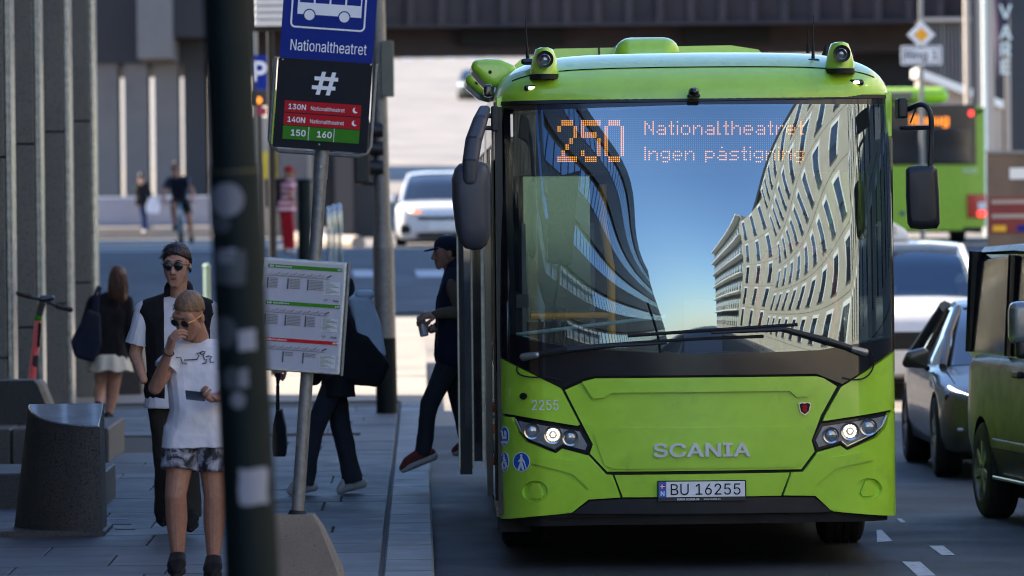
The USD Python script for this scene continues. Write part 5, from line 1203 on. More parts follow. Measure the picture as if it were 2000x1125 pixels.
m.apply_translation((-x, 0, 0)); m.apply_scale([.437 / w, 1, 1]); m.apply_translation((x, 0, 0)); obj('stop_name', m, m_white, stop, smooth=False)
fr_ = rrect(-.232, 2.785, .198, 3.24, .03); obj('symbol_border', plate(fr_.difference(fr_.buffer(-.010)), YF - .003, .002), m_white, stop, smooth=False)
bs = shapely.union_all([sbox(-.195, 2.865, .172, 2.925), sbox(-.195, 2.925, .172, 3.03), sbox(-.195, 3.03, .172, 3.06)])
bs = bs.difference(shapely.union_all([sbox(-.185 + k * .09, 2.932, -.105 + k * .09, 3.02) for k in range(4)])).difference(Point(-.125, 2.862).buffer(.036)).difference(Point(.075, 2.862).buffer(.036))
obj('bus_symbol', plate(bs, YF - .003, .002), m_white, stop, smooth=False)
for xx in (-.125, .075): obj('symbol_wheel', plate(Point(xx, 2.862).buffer(.029, 12), YF - .003, .002), m_white, stop, smooth=False)
hs = shapely.union_all([affinity.skew(sbox(-.045 + k, 2.415, -.022 + k, 2.548), 12, 0, origin=(0, 2.48)) for k in (0, .058)] + [sbox(-.083, 2.445, .052, 2.467), sbox(-.071, 2.497, .064, 2.519)])
obj('hash_symbol', plate(affinity.translate(hs, 0.0, -.005), YF - .003, .002), m_white, stop, smooth=False)
rows_z = [(2.300, 2.366, m_red_sign, 'red_line_row'), (2.226, 2.294, m_red_sign, 'red_line_row'), (2.145, 2.222, m_green_sign, 'green_line_row')]
rx0, rx1 = -.232, .207
for (za, zb_, mm, nm), tx in zip(rows_z, ('130N', '140N', None)):
    r_ = obj(nm, plate(sbox(rx0, za, rx1, zb_), YF - .002, .002), mm, stop, smooth=False)
    if tx:
        obj('line_number', text(tx, .029, rx0 + .018, za + .018, YF - .005, bold=True), m_white, r_, smooth=False)
        obj('line_name', text('Nationaltheatret', .022, rx0 + .150, za + .019, YF - .005, squeeze=.86), m_white, r_, smooth=False)
        obj('moon_symbol', plate(Point(rx1 - .032, za + .034).buffer(.016, 12).difference(Point(rx1 - .022, za + .040).buffer(.015, 12)), YF - .005, .002), m_white, r_, smooth=False)
    else:
        for k, t_ in enumerate(('150', '160')): obj('line_number', text(t_, .034, rx0 + .042 + .150 * k, za + .022, YF - .005, bold=True), m_white, r_, smooth=False)
        for k in (1, 2): obj('divider', plate(sbox(rx0 + .146 * k, za, rx0 + .146 * k + .003, zb_), YF - .005, .002), m_white, r_, smooth=False)
# timetable board
tx0, tx1, tz0, tz1 = -.292, .192, .815, 1.462
tbx = obj('timetable_case', bx(tx0, tx1, -.085, -.038, tz0, tz1, .006), m_alu, stop, smooth=False)
obj('case_side', bx(tx1 + .001, tx1 + .016, -.082, -.036, tz0 - .004, tz1 + .004, .003), m_galv, tbx)
m_paper = mat('timetable_paper', S(152, 154, 168), 0.25, coat=0.5, var=0.03)
m_ink = mat('timetable_ink', S(60, 62, 72), 0.6); m_shadebox = mat('timetable_grey_box', S(176, 184, 186), 0.4)
YB = -.087
obj('paper', bx(tx0 + .012, tx1 - .018, YB, YB + .003, tz0 + .012, tz1 - .014), m_paper, tbx, smooth=False)
for k, (zt, mm, num) in enumerate(((1.425, m_green_sign, '150'), (1.215, m_green_sign, '160'), (1.005, m_red_sign, '130N'))):
    b_ = obj('line_bar', bx(tx0 + .030, tx1 - .030, YB - .003, YB, zt - .020, zt), mm, tbx, smooth=False)
    obj('bar_text', cat([text(num, .010, tx0 + .036, zt - .015, YB - .005, bold=True), text('Nationaltheatret', .009, tx0 + .072, zt - .0145, YB - .005), text(num, .009, tx1 - .058, zt - .0145, YB - .005, bold=True)]), m_white, b_, smooth=False, kind='stuff')
    pr = []
    for q in range(20):
        x = tx0 + .04 + q * .0155
        pr.append(tube([(x, YB - .002, zt - .062), (x + .018 + .006 * ((q * 7) % 3), YB - .002, zt - .040 - .004 * ((q * 5) % 3))], .0009, 4))
    pr.append(bx(tx0 + .03, tx1 - .10, YB - .003, YB - .0005, zt - .0665, zt - .0645))
    for c_ in range(3):
        if k == 2 and c_ == 0: continue
        x = tx0 + .03 + c_ * .115
        pr.append(bx(x, x + .008, YB - .003, YB - .0005, zt - .138, zt - .076))
        for q in range(7 - 4 * (k == 2)):
            zz = zt - .080 - q * .0085
            pr.append(bx(x + .012, x + .060 + .03 * ((q * 3 + c_ + k) % 3) / 2, YB - .0025, YB - .0005, zz - .0012, zz + .0012))
    pr.append(affinity_bar := tube([(tx1 - .115, YB - .003, zt - .058), (tx1 - .088, YB - .003, zt - .044)], .0035, 6))
    pr.append(text('Ruter', .010, tx1 - .070, zt - .192, YB - .003, bold=True))
    pr += [bx(tx1 - .125, tx1 - .098, YB - .002, YB - .0005, zt - .183 - q * .006, zt - .1815 - q * .006) for q in range(2)]
    obj('grey_box', bx(tx1 - .126, tx1 - .034, YB - .0015, YB - .0002, zt - .155, zt - .082), m_shadebox, tbx, smooth=False)
    for q in range(9): pr.append(bx(tx1 - .122, tx1 - .122 + .03 + .052 * ((q * 5 + k) % 4) / 3, YB - .003, YB - .001, zt - .088 - q * .0075, zt - .086 - q * .0075))
    obj('timetable_print', pr, m_ink, tbx, smooth=False, kind='stuff')
# concrete foot
m_foot = mat('speckled_concrete', S(120, 110, 98), 0.85, var=0.16, scale=4, bump=0.004, bscale=90, speck=(90, 0.63, S(64, 56, 50)))
fo = at(575, 1004, DS); zf = KERB_H
ft = thing('concrete_foot', 'tapered speckled concrete foot under the leaning bus stop pole', 'sign base', (fo[0], DS, zf))
obj('block', loft([[(a * w, b * w, z) for a, b in ((-1, -.9), (-.9, -1), (.9, -1), (1, -.9), (1, .9), (.9, 1), (-.9, 1), (-1, .9))] for z, w in ((0, .285), (.05, .275), (.30, .165), (base[2] - zf - .015, .125), (base[2] - zf, .115))]), m_foot, ft, smooth=25)
obj('rubber_ring', tube([(base[0] - fo[0], 0, base[2] - zf - .004), (base[0] - fo[0] + .002, 0, base[2] - zf + .022)], [.056, .046], 20), m_black, ft, smooth=60)

# ------------------------------------------------------------------ dark green mast close to the camera
m_mast = mat('dark_green_mast_paint', S(9, 23, 23), 0.6, spec=0.2, var=0.2, scale=6, bump=0.0015, bscale=30, stain=(5, 0.56, S(6, 12, 12), 0.7))
DG = 17.2; KG = 21.87 / 17.2; t0, t1 = at(443, 0, DG), at(492.5, 1125, DG); ax = t0 - t1
z_at = lambda z: t1 + ax * (z - t1[2]) / ax[2]
gm = thing('green_mast', 'dark green steel mast covered in pale stickers in the foreground', 'pole', z_at(KERB_H)); O = z_at(KERB_H)
zc = at(470, 318, DG)[2]
rad = lambda z: (.1045 - .0035 * (z - .9)) / KG
obj('shaft', tube([z_at(zc), z_at(zc + .3), z_at(3.0)], [.0935 / KG, .0925 / KG, .092 / KG], 40), m_mast, gm, smooth=60, off=O)
obj('sleeve', tube([z_at(KERB_H), z_at(1.1), z_at(zc - .012), z_at(zc + .004)], [.107 / KG, rad(.9), rad(zc), rad(zc) - .008], 40), m_mast, gm, smooth=60, off=O)
obj('band', tube([z_at(zc - .03), z_at(zc - .022)], [rad(zc) + .0005] * 2, 40), mat('brass_band', S(70, 66, 48), 0.5, metal=.4), gm, smooth=60, off=O)
def patch(px, py, w, h, round_=False, m=None, nm='sticker', rot=0.0):
    c = at(px, py, DG); cz = c[2]; cx0 = z_at(cz)[0]; r = rad(cz) + .0012
    hw_, hh = w / (508 * KG) / 2, h / (508 * KG) / 2
    V, F = [], []
    g = 11
    for i in range(g):
        for j in range(g):
            u, v = -1 + 2 * i / (g - 1), -1 + 2 * j / (g - 1)
            if round_:
                k = max(abs(u), abs(v)); n_ = math.hypot(u, v) or 1; u, v = u * k / n_, v * k / n_
            else:
                v += .06 * math.sin(3 * u + px); u += .04 * math.sin(4 * v + py)
            a = rot; u, v = u * math.cos(a) - v * math.sin(a), u * math.sin(a) + v * math.cos(a)
            x, z = c[0] + u * hw_, cz + v * hh; q = np.clip(x - z_at(z)[0], -r * .99, r * .99)
            V.append((z_at(z)[0] + q, z_at(z)[1] - math.sqrt(r * r - q * q), z))
    for i in range(g - 1):
        for j in range(g - 1):
            a = i * g + j; F += [(a, a + g, a + g + 1), (a, a + g + 1, a + 1)]
    obj(nm, trimesh.Trimesh(np.array(V), np.array(F), process=False), m, gm, smooth=60, off=O)
m_st = mat('worn_sticker', S(112, 114, 122), 0.7, var=0.12, scale=30, stain=(22, 0.52, S(70, 74, 78), 0.6))
m_st2 = mat('faded_sticker', S(60, 66, 72), 0.7, var=0.2, scale=30)
m_st3 = mat('pale_sticker', S(135, 138, 150), 0.7, var=0.1, scale=30, stain=(30, 0.56, S(90, 95, 110), 0.5))
for a in ((445, 390, 66, 66, True, m_st), (434, 438, 34, 34, True, m_st2), (450, 522, 62, 66, False, m_st2), (446, 500, 34, 28, False, m_st3), (440, 648, 46, 62, True, m_st2), (484, 663, 34, 40, False, m_st3), (454, 738, 36, 44, True, m_st2), (478, 737, 18, 36, False, m_st), (466, 780, 30, 32, True, m_st), (496, 948, 56, 70, False, m_st3)):
    patch(*a)

# ------------------------------------------------------------------ lamp post, traffic light, small signs
DL = 60.0; lb_, lt_ = at(756, 806, DL), at(737, 0, DL)
lp = thing('lamp_post', 'tall grey lamp post with green foot beyond the timetable board', 'lamp post', lb_)
la = lambda z: lb_ + (lt_ - lb_) * (z - lb_[2]) / (lt_[2] - lb_[2])
zz1, zz2 = at(750, 485, DL)[2], at(750, 660, DL)[2]
obj('shaft', tube([la(zz1), la(zz1 + .25), la(9.0)], [.115, .085, .07], 24), m_galv, lp, smooth=50, off=lb_)
obj('sleeve', tube([la(zz2), la(zz1 - .1), la(zz1)], [.112, .112, .112], 24), m_galv, lp, smooth=50, off=lb_)
obj('foot', tube([la(lb_[2] - .1), la(zz2)], [.112, .112], 24), m_mast, lp, smooth=50, off=lb_)
p0, p1 = at(744, 190, DL), at(769, 80, DL)
sgb = thing('sign_back', 'plain grey back of a sign fixed on the lamp post', 'sign', p0)
obj('sheet', bx(p0[0], p1[0], DL - .16, DL - .13, p0[2], p1[2], .01), mat('grey_green_sheet', S(104, 108, 98), 0.5), sgb, smooth=False, off=p0)
obj('clip', [tube([(la(z)[0], DL, z), (p0[0] + .06, DL - .13, z)], .02, 8) for z in (p0[2] + .15, p1[2] - .15)], m_galv, sgb, off=p0)
tl0 = at(712, 330, DL); tl = thing('traffic_light', 'black traffic light seen from the side next to the lamp post', 'traffic light', tl0)
obj('housing', rbox(tl0[0] - .11, tl0[0] + .06, DL - .2, DL + .1, at(0, 366, DL)[2], at(0, 240, DL)[2], .03), m_black_satin, tl, off=tl0)
for k, py in enumerate((262, 298, 335)):
    z = at(0, py, DL)[2]; obj('visor', tube([(tl0[0] + .06, DL - .05, z), (tl0[0] + .20, DL - .05, z)], [.085, .08], 16), m_black_satin, tl, off=tl0)
obj('arm', [tube([(tl0[0] - .03, DL, z), (la(z)[0], DL, z)], .02, 8) for z in (at(0, 366, DL)[2], at(0, 250, DL)[2])], m_black_satin, tl, off=tl0)
dP = 90.0
pp = thing('parking_sign', 'blue parking sign with white P above an amber signal left of the bus stop sign', 'sign', at(503, 600, dP)); O = at(503, 600, dP)
a_, b_ = at(491, 183, dP), at(524, 108, dP)
obj('plate', bx(a_[0], b_[0], dP - .1, dP - .07, a_[2], b_[2], .01), m_blue_sign, pp, off=O)
obj('letter', text('P', .30, (a_[0] + b_[0]) / 2, a_[2] + .20, dP - .106, bold=True, center=True), m_white, pp, off=O)
obj('pole', tube([(O[0], dP, float(gz(dP)) - .1), (O[0], dP, 9)], .05, 12), m_galv, pp, off=O)
dT = 88.0; q_ = at(505, 196, dT); al = thing('pedestrian_signal', 'small black signal box with lit amber lamp under the parking sign', 'traffic light', q_)
obj('housing', rbox(q_[0] - .14, q_[0] + .14, dT, dT + .2, at(0, 212, dT)[2], at(0, 180, dT)[2], .03), m_black_satin, al, off=q_)
obj('lit_lamp', cyl((q_[0], dT - .006, q_[2]), .055, .012, 'y', 20), e_amber, al, off=q_)
obj('magenta_plate', bx(at(497, 0, dT)[0], at(518, 0, dT)[0], dT, dT + .05, at(0, 230, dT)[2], at(0, 215, dT)[2]), mat('magenta_plate', S(130, 20, 60), 0.5), al, off=q_)
obj('post', tube([(q_[0], dT + .25, float(gz(dT)) - .1), (q_[0], dT + .25, q_[2] + .1)], .05, 10), m_black_satin, al, off=q_)
d_ = 70.0; w0, w1 = at(497, 52, d_), at(556, -30, d_)
wv = thing('street_board', 'pale grey ribbed street board at the top beside the blue sign', 'sign', ((w0[0] + w1[0]) / 2, d_, 0))
O = np.array([(w0[0] + w1[0]) / 2, d_, 0])
for k in range(6):
    z = w0[2] + (w1[2] - w0[2]) * k / 6; obj('slat', bx(w0[0], w1[0], d_, d_ + .05, z + .006, z + (w1[2] - w0[2]) / 6 - .006, .01), m_white, wv, off=O)
obj('backing', bx(w0[0] - .1, w1[0] + .06, d_ + .06, d_ + .12, w0[2] - .06, w1[2] + .05), m_under, wv, off=O)
obj('post', tube([(O[0], d_ + .2, float(gz(d_)) - .1), (O[0], d_ + .2, w1[2] + .5)], .05, 10), m_under, wv, off=O)
for px, top, dd, nm, lab in ((594, 352, 104, m_mast, 'dark green post beside the man in red trousers'), (405, 520, 74, mat('pale_green_paint', S(120, 140, 124), 0.5), 'pale green post right of the man in the black vest')):
    p_ = at(px, top, dd); r_ = .13 if dd > 100 else .05
    t_ = thing('street_post', lab, 'post', (p_[0], dd, float(gz(dd))))
    obj('shaft', tube([(0, 0, -.1), (0, 0, p_[2] - float(gz(dd)))], r_, 16), nm, t_, smooth=50)
    obj('cap', tm(ell((0, 0, p_[2] - float(gz(dd))), (r_ * 1.2, r_ * 1.2, .04))), nm, t_, smooth=50)
for k, (px, top, wh) in enumerate(((642, 408, 'leftmost'), (652, 404, 'middle'), (663, 402, 'rightmost'))):
    dd = 100 + k * 1.2; p_ = at(px, top, dd); z0 = float(gz(dd))
    t_ = thing('bicycle_stand', wh + ' of the three bright steel bicycle stand hoops by the dark underpass wall', 'bicycle stand', (p_[0], dd, z0), group='steel bicycle stands')
    h_ = p_[2] - z0
    obj('hoop', tube([(0, -.3, -.1), (0, -.3, h_ - .12), (0, -.24, h_ - .03), (0, -.12, h_), (0, .12, h_), (0, .24, h_ - .03), (0, .3, h_ - .12), (0, .3, -.1)], .03, 10, smooth_path=50), m_chrome, t_, smooth=60)
    for a in (-.3, .3): obj('foot_plate', cyl((0, a, .02), .07, .02), m_steel, t_)

# ------------------------------------------------------------------ street furniture on the left
m_polish = mat('polished_granite', S(116, 124, 134), 0.10, coat=1.0, var=0.2, scale=10, speck=(90, 0.55, S(84, 90, 98)))  # pale blue-grey base paints in the sky mirrored on the slanting top
dd = 37.7; g0 = at(112, 1034, dd)
gs = thing('granite_bollard', 'dark granite bollard seat with polished slanting top in the left foreground', 'bollard', (g0[0], dd, KERB_H)); O = np.array([g0[0], dd, KERB_H])
def dring(xl, xr, yf, yb, z, zs=0.0):
    r = []
    for a in np.linspace(math.pi, 1.5 * math.pi, 16): r.append((xr + (xr - xl) * math.cos(a) * 1.0, yb + (yb - yf) * math.sin(a), 0))
    r.append((xr, yf + .02, 0)); r.append((xr, yb, 0)); r.append((xl + .02, yb, 0))
    return [(x, y, z + zs * (y - yf) / (yb - yf)) for x, y, _ in r]
s_ = 11111 / dd; xl0, xr0, xl1, xr1 = (22 - 112) / s_, (204 - 112) / s_, (52 - 112) / s_, (201 - 112) / s_
zt = at(0, 834, dd)[2] - KERB_H; zk = at(0, 796, dd)[2] - KERB_H
R_ = [dring(xl0, xr0, -.30, .30, 0.03), dring(xl0 + .012, xr0, -.295, .30, .12), dring(xl1, xr1, -.24, .28, zt, zk - zt)]
obj('body', loft(R_), m_granite_dk, gs, smooth=35)
obj('polished_top', loft([dring(xl1 + .004, xr1 - .004, -.236, .276, zt + .003, zk - zt), dring(xl1 + .012, xr1 - .01, -.228, .27, zt + .012, zk - zt)]), m_polish, gs, smooth=20)
obj('base_slab', bx(-.75, xr0 + .02, -.34, .7, -.02, .035, .008), m_granite_dk, gs, smooth=False)
d2_ = 41.0
st_ = thing('stone_step', 'low dark stone step behind the granite bollard seat', 'step', (g0[0], d2_, KERB_H))
obj('block', bx(-1.4, at(203, 980, d2_)[0] - g0[0], 0, 1.6, -.02, at(0, 925, d2_)[2] - KERB_H, .012), m_granite_dk, st_, smooth=False)
m_ledge = mat('ledge_granite', S(84, 80, 76), 0.7, var=0.15, scale=4, bump=0.003, bscale=80, speck=(60, 0.55, S(52, 50, 48)))
d3_ = 48.6; xr_ = at(214, 880, d3_)[0]
sl = thing('stone_ledge', 'long grey stone ledge running left behind the bollard seat', 'ledge', (xr_, d3_, KERB_H)); zl = at(0, 838, d3_)[2] - KERB_H
for k in range(5):
    obj('ledge_block', bx(-.42 * (k + 1) + .006, -.42 * k - .006, 0 - .0 * k, 2.6, -.02, zl, .014), m_ledge, sl, smooth=False)
d4_ = 50.0; gx = at(40, 800, d4_)[0]
g2 = thing('granite_bollard', 'second dark granite bollard seat cut off by the left edge under the scooter', 'bollard', (gx, d4_, KERB_H + zl)); s4 = 11111 / d4_
zt2 = at(0, 742, d4_)[2] - KERB_H - zl
obj('body', loft([[(x, y, z) for x, y in ((-.8, -.28), (xr, -.28), (xr + .04, -.2), (xr + .04, .25), (-.8, .25))] for z, xr in ((0.0, 66 / s4), (zt2 * .35, 56 / s4), (zt2 * .9, 38 / s4), (zt2, 30 / s4))]), m_granite_dk, g2, smooth=25)
for k in range(3):
    a_, b_ = ground_at(205 + 10 * (2 - k), 1035 - 10 * k, KERB_H), ground_at(248 + 8 * (2 - k), 1035 - 10 * k, KERB_H)
    obj('steel_stud', tube([(a_[0], a_[1], KERB_H + .001), (b_[0], b_[1], KERB_H + .001)], .008, 8), m_chrome, pave)
# scooter
d5 = 52.2; c0 = at(62, 735, d5); O = np.array([c0[0], d5, KERB_H])
sct = thing('electric_scooter', 'coral electric scooter with black handlebar parked against the granite building', 'scooter', O)
m_coral = mat('coral_paint', S(226, 84, 88), 0.35, coat=.6, var=.05)
A_ = lambda px, py, dy=0: at(px, py, d5 + dy) - O
obj('stem', [tm(hull((A_(62, 742), .034), (A_(73, 655), .032))), tm(hull((A_(64, 725), .034), (A_(75, 622), .030)))], m_coral, sct, smooth=50)
obj('stem_sleeve', tm(hull((A_(67, 712), .037), (A_(69, 697), .037))), m_black_satin, sct, smooth=50)
obj('stem_panel', tm(M3.batch_hull([sph(A_(75, 675, -.03), .016), sph(A_(78, 632, -.03), .016)])), m_black_gloss, sct)
obj('stem_head', tm(hull((A_(75, 620), .033), (A_(82, 594), .034))), m_black_satin, sct, smooth=50)
obj('stem_head_ring', tm(hull((A_(74.5, 623), .036), (A_(75, 619), .036))), m_green_sign, sct)
obj('handlebar', tube([A_(36, 573, -.08), A_(60, 580), A_(90, 588), A_(112, 598), A_(138, 605, .08)], .017, 10), m_black_satin, sct, smooth=60)
for a, b in (((36, 573, -.08), (58, 579, 0)), ((112, 598, .0), (138, 605, .08))): obj('grip', tm(hull((A_(*a), .024), (A_(*b), .024))), m_black, sct)
obj('display', tm(hull((A_(82, 584), .034), (A_(102, 582), .024))), m_black_gloss, sct)
lo = A_(62, 742); obj('fork', tube([lo, (lo[0] - .03, .05, .13)], .03, 10), m_black_satin, sct)
wheel('wheel', (lo[0] - .03, .05, .13), .13, .06, sct, (0, 0, 0), m_steel)
obj('deck', rbox(lo[0] - .1, lo[0] + .1, .12, 1.0, .10, .16, .025), m_black_satin, sct)
wheel('wheel', (lo[0], 1.08, .12), .12, .06, sct, (0, 0, 0), m_steel)
# ------------------------------------------------------------------ vehicles
def car(name, label, cat_, X, Y, paint, W, L, z0, stations, glass, axle, R, wheels=(1, 1), yaw=0.0, group=None, gm=None, zg=None, rim=None):
    """stations: (y, half width factor, z low, z top) of the lower body; glass: (base y, top y, rear top y, rear base y, roof half width, belt z, roof z)."""
    zg = float(gz(Y + L * .4)) if zg is None else zg
    T = thing(name, label, cat_, (X, Y, zg), group, rot=(0, 0, yaw))
    hw = W / 2
    rings = []
    for y, f, zl, zt in stations:
        w = hw * f; h = zt - zl
        half = [(0, zl), (w * .80, zl), (w * .95, zl + .05), (w * .995, zl + h * .28), (w, zl + h * .52), (w * .985, zt - .14 * h), (w * .94, zt - .05 * h), (w * .80, zt + .0), (w * .45, zt + .018), (0, zt + .022)]
        rings.append([(x, y, z) for x, z in half] + [(-x, y, z) for x, z in half[-2:0:-1]])
    from scipy.interpolate import PchipInterpolator
    R0 = np.array(rings); ys = R0[:, 0, 1]; tt = np.unique(np.r_[ys, np.linspace(ys[0], ys[-1], 40)])
    R1 = np.stack([PchipInterpolator(ys, R0[:, k], axis=0)(tt) for k in range(R0.shape[1])], 1)
    body = loft(R1)
    bm = M3(manifold3d.Mesh(np.array(body.vertices, np.float32), np.array(body.faces, np.uint32)))
    for ya in axle:
        for s in (-1, 1):
            bm = bm - M3.cylinder(.36, R * 1.13, R * 1.13, 32, True).rotate((0, 90, 0)).translate((s * (hw - .10), ya, R))
    obj('body', tm(bm), paint, T, smooth=35)
    yb0, yt0, yt1, yb1, rw, zb, zr = glass
    def gring(y, zt, wb, wt, zbb): 
        h = zt - zbb
        half = [(wb, zbb - .03), (wb, zbb), (wb + (wt - wb) * .85, zbb + h * .86), (wt * .93, zt - h * .03), (wt * .5, zt + .012), (0, zt + .016)]
        return [(x, y, z) for x, z in half] + [(-x, y, z) for x, z in half[-2::-1]]
    wb = hw * .93
    gr = [gring(yb0, zb + .012, wb * .93, wb * .88, zb), gring((yb0 * .5 + yt0 * .5), (zb + zr) / 2 + .02, wb * .97, (wb * .88 + rw) / 2, zb), gring(yt0, zr, wb, rw, zb), gring((yt0 + yt1) / 2, zr + .02, wb, rw, zb), gring(yt1, zr, wb, rw, zb), gring(yb1, zb + .012, wb * .95, wb * .9, zb)]
    obj('windows', loft(gr), gm or m_glass_dk, T, smooth=40)
    rp = []
    for y, z, w in ((yt0 - .03, zr - .012, rw * .95), (yt0 + .10, zr + .014, rw), ((yt0 + yt1) / 2, zr + .034, rw), (yt1, zr + .012, rw * .97)):
        rp.append([(w, y, z - .05), (w * .96, y, z - .01), (w * .5, y, z + .018), (-w * .5, y, z + .018), (-w * .96, y, z - .01), (-w, y, z - .05)])
    obj('roof', loft(rp), paint, T, smooth=40)
    for s in (-1, 1):
        obj('front_pillar', tube([(s * wb * .94, yb0 - .02, zb), (s * (wb + rw) / 2 * .985, (yb0 + yt0) / 2 - .02, (zb + zr) / 2 + .02), (s * rw * .99, yt0, zr - .03)], .035, 8), paint, T)
        obj('door_pillar', tube([(s * wb * 1.0, (yt0 + yt1) / 2 - .1, zb), (s * (rw + .02), (yt0 + yt1) / 2 - .1, zr - .05)], .04, 8), m_black_gloss, T)
        obj('rear_pillar', tube([(s * wb * .97, yb1 - .1, zb), (s * rw, yt1, zr - .03)], .06, 8), paint, T)
    for ya in axle:
        for s in (-1, 1):
            wheel('wheel', (s * (hw - .115), ya, R), R, .23, T, (0, 0, 0), rim or m_steel, sgn=s, spokes=7)
    obj('underside', bx(-hw * .8, hw * .8, stations[0][0] + .4, L - .3, .16, .3), m_under, T)
    return T
m_cardark = mat('dark_grey_car_paint', S(70, 68, 60), 0.36, metal=.1, coat=.4, var=.05)
m_carwhite = mat('white_car_paint', S(215, 216, 220), 0.25, coat=1.0, var=.03)
m_van = mat('dark_slate_car_paint', S(19, 20, 26), 0.40, metal=.0, coat=.15, spec=.3, var=.05)
m_silver = mat('silver_mirror_cap', S(120, 126, 130), 0.3, metal=.5, coat=.8)

# dark grey saloon next to the bus
E = car('saloon_car', 'dark grey saloon car with lit slanted headlamp between the bus and the van', 'car', 5.27, 47.35, m_cardark, 1.86, 4.7, .2,
        [(0.0, .55, .40, .60), (.05, .74, .26, .68), (.18, .88, .20, .74), (.45, .97, .19, .80), (.9, 1.0, .2, .88), (1.35, 1.0, .2, .93), (2.2, 1.0, .2, .95), (3.4, 1.0, .2, .98), (4.2, .96, .24, 1.02), (4.6, .86, .3, 1.0), (4.7, .7, .42, .9)],
        (1.25, 2.15, 3.2, 4.15, .60, .92, 1.43), (.88, 3.75), .34, gm=mat('blue_tinted_windscreen', S(18, 26, 38), 0.05, coat=1.0))
for s in (-1, 1):
    hl = obj('headlight', tm(M3.batch_hull([sph((s * .86, .34, .70), .02), sph((s * .84, .36, .62), .02), sph((s * .60, .10, .60), .02), sph((s * .56, .11, .64), .02), sph((s * .80, .42, .76), .015)])), m_black_gloss, E)
    obj('running_light', tube([(s * .84, .40, .775), (s * .78, .26, .735), (s * .66, .10, .69), (s * .60, .075, .675)], [.012, .016, .014, .01], 8), e_drl, hl)
    obj('fog_lamp', rbox(*sorted((s * .62, s * .80)), .10, .16, .40, .44, .015), m_lens, E)
    obj('wing_mirror', tm(M3.batch_hull([sph((s * 1.06, 1.42, 1.0), .06), sph((s * .96, 1.45, 1.03), .05), sph((s * 1.10, 1.46, .95), .04), sph((s * .95, 1.47, .93), .03)])), m_cardark, E, smooth=50)
    obj('mirror_stalk', tm(hull((s * .92 * np.array([1, 0, 0]) + (0, 1.5, .90), .025), ((s * .99, 1.46, .95), .02))), m_black_satin, E)
obj('lower_intake', rbox(-.55, .55, .015, .08, .26, .38, .03), m_black, E)
obj('wind_sticker', bx(-.40, -.28, 1.55, 1.56, 1.15, 1.24), m_white, E) if False else None
obj('bonnet_line', tube([(-.78, .5, .80), (-.80, .9, .875), (-.82, 1.2, .925)], .004, 4), m_black, E)

# dark van at the right edge, front out of the picture
VY = 37.6
V = car('van', 'glossy dark van with silver wing mirror at the right edge of the picture', 'van', 5.53, VY, m_van, 1.98, 5.1, .2,
        [(0.0, .7, .40, .80), (.1, .88, .25, .95), (.5, .98, .22, 1.08), (1.1, 1.0, .24, 1.18), (2.5, 1.0, .26, 1.22), (4.0, 1.0, .26, 1.24), (4.7, .98, .30, 1.24), (5.05, .92, .34, 1.2), (5.1, .85, .45, 1.1)],
        (1.6, 2.3, 4.95, 5.06, .86, 1.20, 1.98), (.95, 4.25), .35, yaw=6.0, gm=mat('van_privacy_glass', S(9, 10, 13), 0.10, coat=.05, spec=.25))
for s in (-1,):
    obj('wing_mirror', rbox(-1.24, -1.02, 1.95, 2.11, 1.32, 1.62, .06), m_silver, V, smooth=50)
    obj('mirror_base', rbox(-1.20, -1.0, 1.95, 2.05, 1.22, 1.36, .04), m_black_satin, V)
    obj('door_handle', rbox(-1.03, -.98, 2.75, 2.97, 1.06, 1.11, .015), m_black_satin, V)
    obj('side_moulding', rbox(-1.005, -.97, .9, 3.8, .52, .60, .015), m_black_satin, V)
    obj('sill_trim', rbox(-1.0, -.96, 1.3, 3.8, .30, .33, .012), m_chrome, V)
    for y in (1.35, 2.45): obj('door_gap', bx(-.998, -.975, y, y + .008, .4, 1.2), m_black, V)

# white taxi van
TX = car('taxi', 'white taxi with roof sign stopped behind the dark saloon', 'taxi', 5.72, 66.0, m_carwhite, 1.93, 4.9, .2,
        [(0.0, .6, .45, .82), (.06, .80, .28, .95), (.3, .93, .22, 1.04), (.8, 1.0, .22, 1.12), (1.2, 1.0, .22, 1.16), (3.0, 1.0, .24, 1.2), (4.5, .97, .28, 1.2), (4.9, .88, .4, 1.1)],
        (1.05, 1.75, 4.5, 4.8, .74, 1.15, 1.78), (.95, 4.0), .35, gm=pane('taxi_glass', (0.30, 0.38, 0.46), 0.14, gtint=(.75, .88, 1.0)), zg=.08)
ts = obj('roof_sign', tm(M3.batch_hull([sph((a, y, z), .035) for a, z in ((-.42, 1.86), (.10, 1.86), (-.36, 1.93), (-.24, 2.0), (-.08, 2.0), (.04, 1.93)) for y in (1.85, 2.0)])), m_carwhite, TX, smooth=50)
obj('sign_text', text('TAXI', .08, -.30, 1.90, 1.80), m_ink, ts)
obj('grille', rbox(-.5, .5, -.01, .05, .55, .78, .03), m_black, TX)
for s in (-1, 1): obj('headlight', tm(M3.batch_hull([sph((s * .86, .2, .86), .04), sph((s * .60, .06, .82), .04), sph((s * .66, .08, .90), .03)])), m_lens, TX)
obj('interior', bx(-.8, .8, 2.6, 2.7, .5, 1.7), m_cabd, TX); obj('dashboard', bx(-.8, .8, 1.2, 1.5, .9, 1.14), m_cabd, TX)
obj('screen_card', bx(-.62, -.10, 1.16, 1.18, 1.16, 1.28), m_st, TX)
Dp = 68.15
